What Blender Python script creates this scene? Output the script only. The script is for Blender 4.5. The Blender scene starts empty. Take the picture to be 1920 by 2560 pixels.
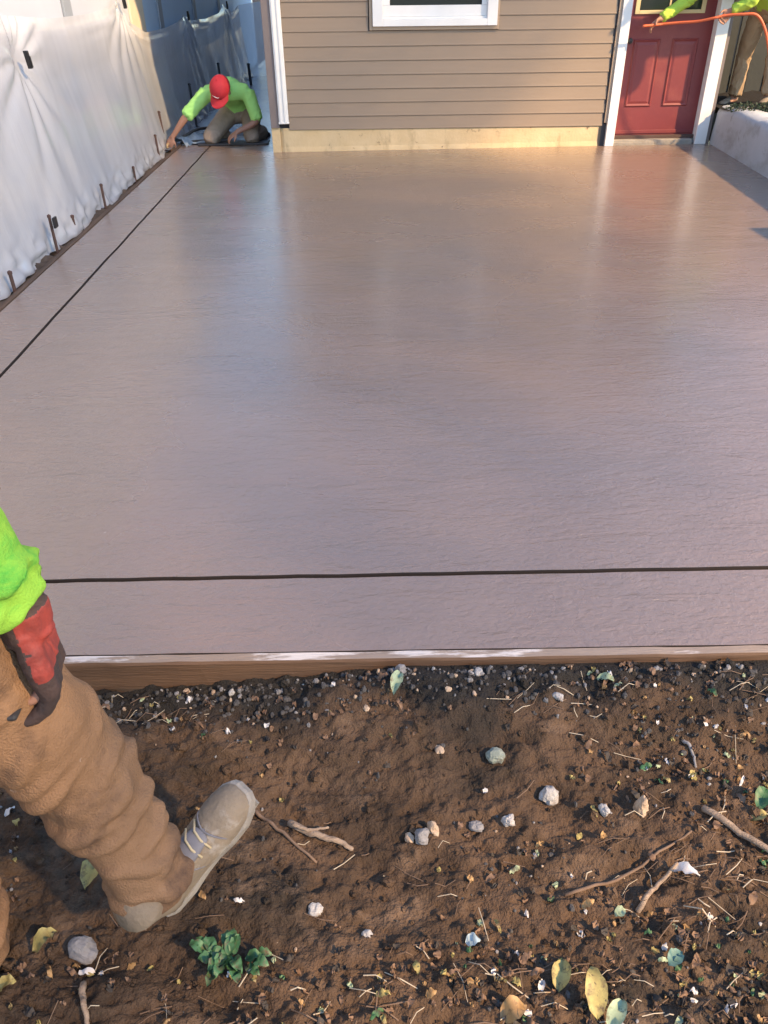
import bpy, bmesh, math, random
import numpy as np
from mathutils import Vector, Matrix
random.seed(7); rng = np.random.default_rng(7)
S = bpy.context.scene; COL = S.collection
R_ = math.radians

# ------------------------------------------------------------------ camera
cd = bpy.data.cameras.new('camera'); cam = bpy.data.objects.new('camera', cd); COL.objects.link(cam)
cd.sensor_fit = 'VERTICAL'; cd.sensor_height = 36.0; cd.sensor_width = 27.0
cd.lens = 36.0 * 1923.0 / 2560.0; cd.clip_start = 0.02; cd.clip_end = 900
Rw = [[0.9994574969655399, -0.02810339930310754, 0.017172964420499464],
      [-0.030038737206720664, -0.564031065235075, 0.8252070235503405],
      [-0.013505037075225736, -0.8252752004012944, -0.5645692672969367]]
cam.matrix_world = Matrix(((Rw[0][0], -Rw[0][1], -Rw[0][2], 0), (Rw[1][0], -Rw[1][1], -Rw[1][2], 0),
                           (Rw[2][0], -Rw[2][1], -Rw[2][2], 1.52), (0, 0, 0, 1)))
S.camera = cam

# ------------------------------------------------------------------ light
SUN = Vector((0.82, -0.57, 0.74)).normalized()
EL = math.asin(SUN.z); AZ = math.atan2(SUN.x, SUN.y)
w = bpy.data.worlds.new('World'); S.world = w; w.use_nodes = True
nt = w.node_tree; bg = nt.nodes['Background']
sky = nt.nodes.new('ShaderNodeTexSky'); sky.sky_type = 'NISHITA'; sky.sun_disc = False
sky.sun_elevation = EL; sky.sun_rotation = AZ
sky.air_density = 1.5; sky.dust_density = 0.4; sky.ozone_density = 3.0
tint = nt.nodes.new('ShaderNodeMix'); tint.data_type = 'RGBA'; tint.blend_type = 'MULTIPLY'; tint.inputs[0].default_value = 1.0; tint.inputs[7].default_value = (.95, .985, 1.08, 1)
nt.links.new(sky.outputs[0], tint.inputs[6]); nt.links.new(tint.outputs[2], bg.inputs[0]); bg.inputs[1].default_value = 0.15
sl = bpy.data.lights.new('sun', 'SUN'); sl.energy = 4.2; sl.angle = R_(1.8); sl.color = (1.0, 0.68, 0.36)
sun = bpy.data.objects.new('sun', sl); COL.objects.link(sun)
sun.rotation_euler = SUN.to_track_quat('Z', 'Y').to_euler(); sun.location = (12, -8, 11)
S.view_settings.view_transform = 'Standard'; S.view_settings.look = 'None'
S.view_settings.exposure = 1.15; S.view_settings.gamma = 1.0; S.view_settings.use_curve_mapping = False
S.cycles.use_denoising = True

# ------------------------------------------------------------------ helpers
def tag(o, label=None, cat=None, group=None, kind=None):
    if label: o['label'] = label
    if cat: o['category'] = cat
    if group: o['group'] = group
    if kind: o['kind'] = kind
    return o

def empty(name, loc, label, cat, group=None):
    o = bpy.data.objects.new(name, None); COL.objects.link(o); o.location = loc; o.empty_display_size = .1
    return tag(o, label, cat, group)

def wloc(o):
    v = Vector((0, 0, 0))
    while o: v = v + Vector(o.location); o = o.parent
    return v

def obj(name, verts, faces, m, parent=None, smooth=False, origin=None):
    """one mesh object from world-space vertices"""
    V = np.asarray(verts, float)
    me = bpy.data.meshes.new(name)
    o = bpy.data.objects.new(name, me); COL.objects.link(o)
    base = np.zeros(3)
    if parent:
        o.parent = parent; base = np.array(wloc(parent))
    if origin is not None:
        o.location = Vector(np.array(origin, float) - base); base = np.array(origin, float)
    me.from_pydata((V - base).tolist(), [], [tuple(int(i) for i in f) for f in faces])
    if m: me.materials.append(m)
    if smooth: me.polygons.foreach_set('use_smooth', [True] * len(me.polygons))
    me.update()
    return o

class MB:
    def __init__(s): s.v = []; s.f = []
    def add(s, V, F):
        n = len(s.v); s.v += [tuple(map(float, p)) for p in V]; s.f += [tuple(int(i) + n for i in f) for f in F]; return s
    def box(s, x0, x1, y0, y1, z0, z1, b=0.0):
        V = [(x, y, z) for z in (z0, z1) for y in (y0, y1) for x in (x0, x1)]
        F = [(0, 2, 3, 1), (4, 5, 7, 6), (0, 1, 5, 4), (2, 6, 7, 3), (0, 4, 6, 2), (1, 3, 7, 5)]
        if b > 0:
            bm = bmesh.new(); vs = [bm.verts.new(p) for p in V]
            for f in F: bm.faces.new([vs[i] for i in f])
            bmesh.ops.bevel(bm, geom=bm.edges[:], offset=b, segments=2, affect='EDGES', profile=.5)
            bm.verts.index_update()
            V = [tuple(v.co) for v in bm.verts]; F = [[v.index for v in f.verts] for f in bm.faces]; bm.free()
        return s.add(V, F)
    def tube(s, pts, rad, n=10, flat=1.0, up=(0, 0, 1), cap=True):
        V, F = tube(pts, rad, n, flat, up, cap); return s.add(V, F)
    def build(s, name, m, parent=None, smooth=False, origin=None): return obj(name, s.v, s.f, m, parent, smooth, origin)

def catmull(pts, rad, sub):
    P = [np.array(p, float) for p in pts]; r = list(rad)
    if sub <= 1: return P, r
    Q = [2 * P[0] - P[1]] + P + [2 * P[-1] - P[-2]]; q = [r[0]] + r + [r[-1]]
    oP, orr = [], []
    for i in range(len(P) - 1):
        a, b, c, d = Q[i:i + 4]; ra, rb, rc, rd = q[i:i + 4]
        for k in range(sub):
            t = k / sub
            oP.append(.5 * (2 * b + (c - a) * t + (2 * a - 5 * b + 4 * c - d) * t * t + (3 * b - a - 3 * c + d) * t ** 3))
            orr.append(rb + (rc - rb) * (t * t * (3 - 2 * t)))
    return oP + [P[-1]], orr + [r[-1]]

def tube(pts, rad, n=10, flat=1.0, up=(0, 0, 1), cap=True):
    P = [np.array(p, float) for p in pts]
    if np.isscalar(rad): rad = [rad] * len(P)
    V, F = [], []
    t0 = P[1] - P[0]; t0 /= np.linalg.norm(t0) + 1e-9
    u = np.array(up, float); u -= t0 * u.dot(t0)
    if np.linalg.norm(u) < 1e-3: u = np.cross(t0, (1, 0, 0.1))
    u /= np.linalg.norm(u)
    for i, p in enumerate(P):
        t = P[min(i + 1, len(P) - 1)] - P[max(i - 1, 0)]; t /= np.linalg.norm(t) + 1e-9
        u = u - t * u.dot(t); u /= np.linalg.norm(u) + 1e-9; v = np.cross(t, u)
        for k in range(n):
            a = 2 * math.pi * k / n
            V.append(p + rad[i] * (math.cos(a) * v + math.sin(a) * u * flat))
    for i in range(len(P) - 1):
        for k in range(n):
            a, b = i * n + k, i * n + (k + 1) % n
            F.append((a, b, b + n, a + n))
    if cap:
        for e, i in ((0, 0), (1, len(P) - 1)):
            d = (P[0] - P[1]) if e == 0 else (P[-1] - P[-2]); d /= np.linalg.norm(d) + 1e-9
            c = len(V); V.append(P[i] + d * rad[i] * .55)
            for k in range(n):
                a, b = i * n + k, i * n + (k + 1) % n
                F.append((b, a, c) if e == 0 else (a, b, c))
    return V, F

def ball(c, r, n=12, m=8, rot=None):
    c = np.array(c, float); r = np.array([r] * 3 if np.isscalar(r) else r, float)
    V, F = [], []
    M = np.array(rot) if rot is not None else np.eye(3)
    for i in range(m + 1):
        th = math.pi * i / m
        for k in range(n):
            a = 2 * math.pi * k / n
            V.append(c + M @ (r * np.array([math.sin(th) * math.cos(a), math.sin(th) * math.sin(a), math.cos(th)])))
    for i in range(m):
        for k in range(n):
            F.append((i * n + k, (i + 1) * n + k, (i + 1) * n + (k + 1) % n, i * n + (k + 1) % n))
    return V, F

def hsh(ix, iy, iz, seed):
    n = (ix.astype(np.int64) * 374761393 + iy.astype(np.int64) * 668265263 + iz.astype(np.int64) * 2147483647 + seed * 1274126177) & 0xffffffff
    n = ((n ^ (n >> 13)) * 1274126177) & 0xffffffff
    return ((n ^ (n >> 16)) & 0xffff) / 65535.0
def vnoise(x, y, z=None, seed=0):
    x = np.asarray(x, float); y = np.asarray(y, float); z = np.zeros_like(x) if z is None else np.asarray(z, float)
    fx, fy, fz = np.floor(x), np.floor(y), np.floor(z); tx, ty, tz = x - fx, y - fy, z - fz
    sx, sy, sz = [t * t * (3 - 2 * t) for t in (tx, ty, tz)]
    out = 0
    for dx in (0, 1):
        for dy in (0, 1):
            for dz in (0, 1):
                wgt = (sx if dx else 1 - sx) * (sy if dy else 1 - sy) * (sz if dz else 1 - sz)
                out = out + wgt * hsh(fx + dx, fy + dy, fz + dz, seed)
    return out * 2 - 1
def fbm(x, y, z=None, seed=0, o=4, g=.5, l=2.1):
    a, s = 1.0, 0
    for i in range(o):
        s = s + a * vnoise(x, y, z, seed + i * 17); a *= g; x = x * l; y = y * l; z = None if z is None else z * l
    return s

# ------------------------------------------------------------------ materials
def mat(name, col, rough=.7, var=None, scale=8.0, bump=0.0, bscale=60.0, spec=.5, metal=0.0, stretch=(1, 1, 1), vw=.5, coords='Object'):
    m = bpy.data.materials.new(name); m.use_nodes = True
    t = m.node_tree; b = t.nodes['Principled BSDF']
    b.inputs['Base Color'].default_value = (*col, 1); b.inputs['Roughness'].default_value = rough
    b.inputs['Specular IOR Level'].default_value = spec; b.inputs['Metallic'].default_value = metal
    tc = t.nodes.new('ShaderNodeTexCoord'); mp = t.nodes.new('ShaderNodeMapping'); mp.inputs['Scale'].default_value = stretch
    t.links.new(tc.outputs[coords], mp.inputs[0])
    if var:
        n = t.nodes.new('ShaderNodeTexNoise'); n.inputs['Scale'].default_value = scale; n.inputs['Detail'].default_value = 6; n.inputs['Roughness'].default_value = .62
        t.links.new(mp.outputs[0], n.inputs['Vector'])
        cr = t.nodes.new('ShaderNodeValToRGB'); cr.color_ramp.elements[0].position = .5 - vw * .5; cr.color_ramp.elements[1].position = .5 + vw * .5
        cr.color_ramp.elements[0].color = (*var, 1); cr.color_ramp.elements[1].color = (*col, 1)
        t.links.new(n.outputs[0], cr.inputs[0]); t.links.new(cr.outputs[0], b.inputs['Base Color'])
    if bump > 0:
        n2 = t.nodes.new('ShaderNodeTexNoise'); n2.inputs['Scale'].default_value = bscale; n2.inputs['Detail'].default_value = 5
        t.links.new(mp.outputs[0], n2.inputs['Vector'])
        bp = t.nodes.new('ShaderNodeBump'); bp.inputs['Strength'].default_value = bump; bp.inputs['Distance'].default_value = .01
        t.links.new(n2.outputs[0], bp.inputs['Height']); t.links.new(bp.outputs[0], b.inputs['Normal'])
    return m
def nodes(m): return m.node_tree, m.node_tree.nodes['Principled BSDF']
def add_mix(m, col, scale, lo, hi, stretch=(1, 1, 1), seed=0.0, coords='Object'):
    """lay stains and painted-in shade of another colour over the base colour"""
    t, b = nodes(m); L = t.links
    src = b.inputs['Base Color'].links[0].from_socket if b.inputs['Base Color'].links else None
    tc = t.nodes.new('ShaderNodeTexCoord'); mp = t.nodes.new('ShaderNodeMapping'); mp.inputs['Scale'].default_value = stretch; mp.inputs['Location'].default_value = (seed, seed * .7, seed * .3)
    L.new(tc.outputs[coords], mp.inputs[0])
    n = t.nodes.new('ShaderNodeTexNoise'); n.inputs['Scale'].default_value = scale; n.inputs['Detail'].default_value = 7; n.inputs['Roughness'].default_value = .65
    L.new(mp.outputs[0], n.inputs['Vector'])
    mr = t.nodes.new('ShaderNodeMapRange'); mr.inputs[1].default_value = lo; mr.inputs[2].default_value = hi
    L.new(n.outputs[0], mr.inputs[0])
    mx = t.nodes.new('ShaderNodeMix'); mx.data_type = 'RGBA'
    L.new(mr.outputs[0], mx.inputs[0])
    if src: L.new(src, mx.inputs[6])
    else: mx.inputs[6].default_value = b.inputs['Base Color'].default_value
    mx.inputs[7].default_value = (*col, 1)
    L.new(mx.outputs[2], b.inputs['Base Color'])
    return mr

# fresh coloured concrete
M_slab = mat('fresh_concrete', (.250, .172, .125), .34, (.222, .152, .112), 1.3, spec=1.0, vw=.6)
def slab_nodes(m):
    t, b = nodes(m); L = t.links
    tc = t.nodes.new('ShaderNodeTexCoord')
    def noise(scale, stretch, detail=4, rough=.5, dist=0):
        mp = t.nodes.new('ShaderNodeMapping'); mp.inputs['Scale'].default_value = stretch; L.new(tc.outputs['Object'], mp.inputs[0])
        n = t.nodes.new('ShaderNodeTexNoise'); n.inputs['Scale'].default_value = scale; n.inputs['Detail'].default_value = detail
        n.inputs['Roughness'].default_value = rough; n.inputs['Distortion'].default_value = dist; L.new(mp.outputs[0], n.inputs[0]); return n
    big = noise(1.1, (.5, 1.6, 1), 3, .5, .6)          # trowel waves
    mid = noise(7, (.45, 1.5, 1), 4, .55, 1.2)         # float marks
    fine = noise(46, (.75, 1.2, 1), 4, .6, .5)
    pits = noise(16, (.5, 1.6, 1), 2, .5, .8)
    pr = t.nodes.new('ShaderNodeMapRange'); pr.inputs[1].default_value = .66; pr.inputs[2].default_value = .78; L.new(pits.outputs[0], pr.inputs[0])
    def bump(h, s, d, prev=None, inv=False):
        bp = t.nodes.new('ShaderNodeBump'); bp.inputs['Strength'].default_value = s; bp.inputs['Distance'].default_value = d; bp.invert = inv
        L.new(h, bp.inputs['Height'])
        if prev: L.new(prev.outputs[0], bp.inputs['Normal'])
        return bp
    wv = t.nodes.new('ShaderNodeTexWave'); wv.wave_type = 'RINGS'; wv.rings_direction = 'Z'; wv.inputs['Scale'].default_value = .55; wv.inputs['Distortion'].default_value = 5.0; wv.inputs['Detail'].default_value = 3; wv.inputs['Detail Scale'].default_value = .7
    mw = t.nodes.new('ShaderNodeMapping'); mw.inputs['Location'].default_value = (1.2, -2.2, 0); L.new(tc.outputs['Object'], mw.inputs[0]); L.new(mw.outputs[0], wv.inputs[0])
    b1 = bump(big.outputs[0], .4, .03); b0 = bump(wv.outputs['Fac'], .30, .012, b1); b2 = bump(mid.outputs[0], .65, .014, b0); b3 = bump(fine.outputs[0], .9, .0055, b2)
    b4 = bump(pr.outputs[0], .35, .0012, b3, True)
    L.new(b4.outputs[0], b.inputs['Normal'])
    wet = noise(.9, (.7, 1.2, 1), 5, .55, .8)
    rr = t.nodes.new('ShaderNodeMapRange'); rr.inputs[1].default_value = .3; rr.inputs[2].default_value = .7; rr.inputs[3].default_value = .22; rr.inputs[4].default_value = .33
    L.new(wet.outputs[0], rr.inputs[0]); L.new(rr.outputs[0], b.inputs['Roughness'])
slab_nodes(M_slab)
_b = M_slab.node_tree.nodes['Principled BSDF']; _b.inputs['Coat Weight'].default_value = .40; _b.inputs['Coat Roughness'].default_value = .20; _b.inputs['Coat IOR'].default_value = 1.6
M_joint = mat('joint_bottom', (.035, .026, .023), .8)
M_path = mat('wet_path', (.30, .30, .31), .25, (.22, .22, .23), 2.5, .3, 30, .6)
M_soil = mat('soil', (.140, .088, .055), .95, (.042, .029, .020), 5.0, .9, 170, .2, vw=.45)
add_mix(M_soil, (.028, .024, .020), 2.2, .52, .68, (1, 1.3, 1), 3.1)
add_mix(M_soil, (.20, .135, .09), 3.0, .56, .74, (1, 1.6, 1), 9.7)
add_mix(M_soil, (.27, .22, .17), 55, .70, .76, (1, 1.3, 1), 1.7)
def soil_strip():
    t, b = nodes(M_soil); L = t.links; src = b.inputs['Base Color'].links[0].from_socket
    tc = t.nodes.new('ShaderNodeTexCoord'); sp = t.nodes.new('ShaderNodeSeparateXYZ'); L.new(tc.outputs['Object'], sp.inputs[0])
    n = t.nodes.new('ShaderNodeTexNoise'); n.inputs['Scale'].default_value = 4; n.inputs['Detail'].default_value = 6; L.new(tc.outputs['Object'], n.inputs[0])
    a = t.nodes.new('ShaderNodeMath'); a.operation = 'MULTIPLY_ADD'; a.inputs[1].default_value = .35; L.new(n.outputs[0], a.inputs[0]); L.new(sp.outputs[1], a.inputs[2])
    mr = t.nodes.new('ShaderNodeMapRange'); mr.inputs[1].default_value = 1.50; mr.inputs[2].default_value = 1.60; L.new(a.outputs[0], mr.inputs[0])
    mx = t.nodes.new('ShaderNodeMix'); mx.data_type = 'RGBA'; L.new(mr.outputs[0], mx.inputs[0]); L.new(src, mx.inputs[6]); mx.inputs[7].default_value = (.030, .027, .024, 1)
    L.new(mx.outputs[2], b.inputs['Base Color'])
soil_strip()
M_far = mat('lawn_soil', (.06, .05, .03), .95, (.03, .04, .015), .6)
M_formwood = mat('form_lumber', (.16, .092, .055), .75, (.085, .052, .034), 6, .4, 40, .3, stretch=(.25, 4, 4))
add_mix(M_formwood, (.10, .075, .055), 7, .60, .70, (.5, 4, 4), 5.0)
M_smear = mat('cement_smeared_lumber', (.34, .27, .22), .75, (.24, .18, .14), 5, .5, 50, .3, stretch=(.4, 4, 4))
add_mix(M_smear, (.60, .54, .50), 3.2, .535, .60, (1, 5, 5), 7.0)
M_formside = mat('old_form_lumber', (.13, .085, .06), .85, (.06, .042, .03), 8, .4, 40, .2, stretch=(4, .3, 4))
M_white = mat('white_vinyl', (.80, .79, .76), .42, (.72, .71, .68), 5, .05, 30)
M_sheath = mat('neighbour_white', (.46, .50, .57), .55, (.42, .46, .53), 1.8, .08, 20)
M_shadewall = mat('shade_blue_wall', (.44, .60, .77), .6, (.39, .54, .70), 1.8, .08, 20)  # blue of the house's shade put into the back panels' colour
M_cream = mat('cream_trim', (.66, .58, .44), .6, (.56, .49, .38), 5)
M_batten = mat('grey_batten', (.27, .30, .34), .6, (.24, .27, .31), 6)
M_side = mat('tan_siding', (.285, .216, .155), .52, (.260, .197, .140), 3.0, .12, 60, .4, stretch=(.35, 1, 6))
M_tan = mat('tan_channel', (.42, .31, .21), .55, (.36, .26, .18), 6)
M_corner = mat('brown_corner_post', (.20, .165, .155), .55, (.165, .135, .13), 5)
M_found = mat('foundation_parging', (.64, .50, .30), .9, (.54, .40, .22), 3.2, .35, 40, .2, vw=.5)
add_mix(M_found, (.34, .25, .14), 4.5, .55, .72, (1, 1, .5), 4.4)
add_mix(M_found, (.14, .09, .06), 9, .62, .70, (1, 1, 1), 8.1)
M_dark = mat('shadow_gap', (.035, .035, .04), .8)
M_red = mat('red_door_paint', (.215, .036, .036), .5, (.175, .030, .032), 4, .08, 80)
add_mix(M_red, (.255, .060, .048), 2.5, .52, .75, (1, 1, 1), 2.0)
M_jamb = mat('dark_jamb', (.09, .05, .04), .6, (.07, .04, .03), 5)
M_brass = mat('cream_lite_frame', (.62, .50, .26), .5, (.55, .43, .22), 6)
M_glass = bpy.data.materials.new('dark_glass'); M_glass.use_nodes = True
_b = M_glass.node_tree.nodes['Principled BSDF']; _b.inputs['Base Color'].default_value = (.02, .03, .03, 1); _b.inputs['Roughness'].default_value = .06; _b.inputs['Specular IOR Level'].default_value = .6
M_thresh = mat('concrete_threshold', (.34, .31, .26), .9, (.22, .20, .17), 12, .5, 50)
M_olive = mat('olive_panel', (.055, .057, .050), .9, (.042, .044, .038), 2.2, .3, 25)
M_wall = mat('retaining_wall_render', (.46, .48, .50), .8, (.38, .40, .41), 2.6, .35, 22, .3)
add_mix(M_wall, (.30, .30, .29), 3.5, .50, .70, (1, 1, 1.6), 2.0); add_mix(M_wall, (.20, .19, .17), 7, .60, .74, (1, 1, 1), 5.0)
M_rust = mat('rusty_steel', (.115, .06, .045), .75, (.06, .04, .034), 18, .4, 70, .4)
M_steel = mat('black_steel', (.035, .033, .035), .55, (.025, .025, .03), 20)
M_clip = mat('black_clip', (.012, .012, .014), .4)
M_roof = mat('roof_shingle', (.09, .08, .075), .9, (.06, .055, .05), 9)
M_lime = mat('lime_shirt', (.235, .46, .055), .85, (.19, .40, .05), 7, .4, 260, .15)
add_mix(M_lime, (.085, .34, .05), 11, .48, .66, (1, 1, 2.2), 3.0)  # darker green patches paint fold shade into the sleeve cloth
M_limey = mat('yellow_lime_shirt', (.46, .64, .09), .85, (.40, .58, .08), 7, .3, 200, .15)
M_tanp = mat('light_tan_trousers', (.44, .31, .19), .9, (.36, .25, .15), 7, .4, 150, .2)
M_limek = mat('pale_lime_shirt', (.38, .74, .22), .8, (.33, .66, .18), 7, .25, 120, .2)
M_red_cap = mat('red_cap_cloth', (.50, .022, .034), .75, (.40, .018, .03), 10, .2, 200)
M_capmark = mat('white_mark', (.75, .72, .72), .7)
M_khaki = mat('khaki_trousers', (.36, .285, .225), .9, (.27, .21, .165), 9, .3, 150, .2)
M_duck = mat('tan_work_trousers', (.27, .158, .088), .9, (.17, .098, .055), 7, .5, 240, .2, vw=.6)
add_mix(M_duck, (.085, .052, .036), 5.5, .50, .66, (1, 1, 1), 1.3)  # dirt stains, enlarged to stand in for shade on the leg
add_mix(M_duck, (.52, .44, .38), 14, .68, .76, (1, 1, 1), 6.3)
M_skin = mat('skin', (.36, .19, .13), .55, (.30, .155, .105), 14, .1, 120, .4)
M_hair = mat('dark_hair', (.02, .016, .014), .7, None, 8, .5, 200)
M_eye = mat('eye', (.05, .04, .035), .2)
M_boot = mat('boot_leather', (.26, .205, .145), .8, (.16, .128, .095), 12, .4, 90, .3)
add_mix(M_boot, (.40, .37, .33), 9, .56, .72, (1, 1, 1), 2.2)
M_tongue = mat('boot_tongue', (.20, .19, .20), .8, (.12, .115, .125), 18)
M_sole = mat('boot_sole', (.33, .30, .26), .85, (.20, .18, .155), 14, .3, 80)
M_lace = mat('boot_lace', (.46, .37, .22), .8)
M_darkboot = mat('dark_boot', (.05, .045, .045), .6, (.035, .03, .03), 12, .2, 60)
M_glove = mat('dark_glove', (.065, .036, .030), .8, (.022, .018, .02), 15, .3, 120)
M_glove_red = mat('glove_red', (.34, .045, .032), .7, (.12, .025, .022), 22, .2, 120)
M_wood = mat('wood_handle', (.50, .33, .16), .55, (.40, .25, .12), 10)
M_orange = mat('orange_hose', (.72, .15, .05), .5, (.62, .12, .04), 9)

# milky plastic film
M_film = bpy.data.materials.new('plastic_film'); M_film.use_nodes = True
def film():
    t = M_film.node_tree; L = t.links
    for n in list(t.nodes): t.nodes.remove(n)
    out = t.nodes.new('ShaderNodeOutputMaterial')
    d = t.nodes.new('ShaderNodeBsdfDiffuse'); d.inputs[0].default_value = (.90, .91, .94, 1)
    tl = t.nodes.new('ShaderNodeBsdfTranslucent'); tl.inputs[0].default_value = (.90, .91, .94, 1)
    tr = t.nodes.new('ShaderNodeBsdfTransparent'); tr.inputs[0].default_value = (.96, .97, 1, 1)
    gl = t.nodes.new('ShaderNodeBsdfGlossy'); gl.inputs['Roughness'].default_value = .10
    a = t.nodes.new('ShaderNodeMixShader'); a.inputs[0].default_value = .4; L.new(d.outputs[0], a.inputs[1]); L.new(tl.outputs[0], a.inputs[2])
    b = t.nodes.new('ShaderNodeMixShader'); b.inputs[0].default_value = .28; L.new(a.outputs[0], b.inputs[1]); L.new(tr.outputs[0], b.inputs[2])
    lw = t.nodes.new('ShaderNodeFresnel'); lw.inputs['IOR'].default_value = 1.75
    c = t.nodes.new('ShaderNodeMixShader'); L.new(lw.outputs[0], c.inputs[0]); L.new(b.outputs[0], c.inputs[1]); L.new(gl.outputs[0], c.inputs[2])
    tc = t.nodes.new('ShaderNodeTexCoord'); mp = t.nodes.new('ShaderNodeMapping'); mp.inputs['Scale'].default_value = (2, 5, 1.0); L.new(tc.outputs['Object'], mp.inputs[0])
    n = t.nodes.new('ShaderNodeTexNoise'); n.inputs['Scale'].default_value = 3; n.inputs['Detail'].default_value = 6; n.inputs['Distortion'].default_value = 1.2; L.new(mp.outputs[0], n.inputs[0])
    bp = t.nodes.new('ShaderNodeBump'); bp.inputs['Strength'].default_value = .24; bp.inputs['Distance'].default_value = .02; L.new(n.outputs[0], bp.inputs['Height'])
    L.new(bp.outputs[0], d.inputs['Normal']); L.new(bp.outputs[0], gl.inputs['Normal'])
    L.new(c.outputs[0], out.inputs[0])
film()

# ------------------------------------------------------------------ ground and slab
FE = lambda x: 1.541 - .0215 * x          # front edge of the slab
FJ = lambda x: 1.874 - .0174 * x          # front joint
def gz(x, y):
    """height of the dug soil"""
    x = np.asarray(x, float); y = np.asarray(y, float)
    d = (FE(x) - .04) - y                                  # distance in front of the form board
    z = -.118 + .016 * fbm(x * 1.7, y * 2.1, seed=3, o=3)
    heap = np.clip((x + .70) / .85, 0, 1)
    z = z + heap * .118 * np.exp(-(np.clip(d, 0, 9) / .22) ** 2)
    z = z - .018 * np.exp(-((d - .10) / .07) ** 2) * (1 - heap)
    fr = fbm(x * 9, y * 14, seed=11, o=5, g=.58)
    z = z + .0125 * fr + .0045 * fbm(x * 60, y * 75, seed=14, o=3, g=.6)
    rid = 1 - np.abs(fbm(x * 5.5 + .6 * y, y * 8.5, seed=23, o=4))
    z = z + .014 * (np.clip(rid, 0, 1) ** 3 - .4)
    return np.where(d < .10, np.minimum(z, -.022 + .25 * np.clip(d, 0, .1)), z)
def axis(lo, hi, step, far_lo, far_hi):
    a = list(np.arange(lo, hi, step)); s = step; v = hi
    while v < far_hi: a.append(v); s *= 1.35; v += s
    s = step; v = lo
    while v > far_lo: s *= 1.35; v -= s; a.insert(0, v)
    return np.array(a)
gx = axis(-1.35, 1.45, .0050, -300, 300); gy = axis(.28, 1.58, .0050, -300, 400)
GX, GY = np.meshgrid(gx, gy)
GZ = gz(GX, GY)
fade = np.clip((np.maximum(np.maximum(-1.35 - GX, GX - 1.45), np.maximum(.28 - GY, GY - 1.56))) / .25, 0, 1)
GZ = GZ * (1 - fade) + (-.16) * fade
nx, ny = len(gx), len(gy)
idx = np.arange(nx * ny).reshape(ny, nx)
F = np.stack([idx[:-1, :-1], idx[:-1, 1:], idx[1:, 1:], idx[1:, :-1]], -1).reshape(-1, 4)
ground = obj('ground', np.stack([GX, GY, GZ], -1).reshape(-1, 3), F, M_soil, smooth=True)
tag(ground, kind='structure')

slab = MB().add(*(lambda P: ([(x, y, -.032) for x, y in P] + [(x, y, -.15) for x, y in P],
      [tuple(range(len(P)))] + [tuple(range(2 * len(P) - 1, len(P) - 1, -1))] + [(i, i + len(P), (i + 1) % len(P) + len(P), (i + 1) % len(P)) for i in range(len(P))]))(
      [(-2.108, FE(-2.108)), (4.2, FE(4.2)), (4.2, 9.6), (-.97, 9.6), (-.97, 10.02), (-2.108, 10.02)]))
slab = slab.build('concrete_slab', M_joint); tag(slab, kind='structure')
def section(P, bev=.007):
    bm = bmesh.new()
    lo = [bm.verts.new((x, y, -.0315)) for x, y in P]; hi = [bm.verts.new((x, y, 0)) for x, y in P]
    n = len(P)
    top = bm.faces.new(hi)
    for i in range(n): bm.faces.new((lo[i], lo[(i + 1) % n], hi[(i + 1) % n], hi[i]))
    te = list(top.edges)
    bmesh.ops.bevel(bm, geom=te, offset=bev, segments=3, affect='EDGES', profile=.5)
    bmesh.ops.recalc_face_normals(bm, faces=bm.faces[:])
    bm.verts.index_update()
    V = [tuple(v.co) for v in bm.verts]; Fc = [[v.index for v in f.verts] for f in bm.faces]; bm.free()
    o = obj('slab_section', V, Fc, M_slab, slab); o.data.materials.append(M_joint)
    for p_ in o.data.polygons:
        if p_.normal.z < .3: p_.material_index = 1
    return o
JX = -1.757
def wob(x0, x1, f, off, n=60, amp=.0016, seed=1):
    xs = np.linspace(x0, x1, n); return [(x, f(x) + off + amp * float(vnoise(np.array([x * 9.0]), np.array([seed * 3.1]))[0])) for x in xs]
section([(-2.104, FE(-2.104) + .003)] + wob(-2.0, 4.1, FE, .003, 60, .0022, 5) + wob(4.1, -2.104, FJ, -.0095, 90, .0026, 2))
wy = [(y, .0035 * float(vnoise(np.array([y * 3.0]), np.array([4.4]))[0]) + .0015 * float(vnoise(np.array([y * 14.0]), np.array([9.4]))[0])) for y in np.linspace(FJ(JX) + .0095, 10.0, 70)]
section([(-2.104, FJ(-2.1) + .0095)] + [(JX - .0095 + a, y) for y, a in wy] + [(-2.104, 10.0)])
section(wob(JX + .0095, 4.1, FJ, .0095, 90, .0026, 2) + [(4.1, 9.59), (-.975, 9.59), (-.975, 10.0)] + [(JX + .0095 + a, y) for y, a in wy[::-1]][:-1])

path = MB().box(-2.4, -.95, 10.02, 60, -.10, -.012).build('path', M_path); tag(path, kind='structure')

# dirt between the side form and the sheeting
xs = np.linspace(-2.62, -2.146, 26); ys = np.arange(-.5, 22, .035)
DX, DY = np.meshgrid(xs, ys)
DZ = -.035 + .03 * fbm(DX * 9, DY * 9, seed=40, o=4) - np.clip((DX + 2.2) / .054, 0, 1) * .012
DZ = np.minimum(DZ, .012); DZ = np.where(DY > 10, DZ - .0, DZ)
ii = np.arange(DX.size).reshape(DX.shape)
Fd = np.stack([ii[:-1, :-1], ii[:-1, 1:], ii[1:, 1:], ii[1:, :-1]], -1).reshape(-1, 4)
M_dirt = mat('edge_dirt', (.13, .095, .07), .95, (.05, .04, .032), 9, .6, 60, .2)
tag(obj('dirt_strip', np.stack([DX, DY, DZ], -1).reshape(-1, 3), Fd, M_dirt, smooth=True), kind='structure')

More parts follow.
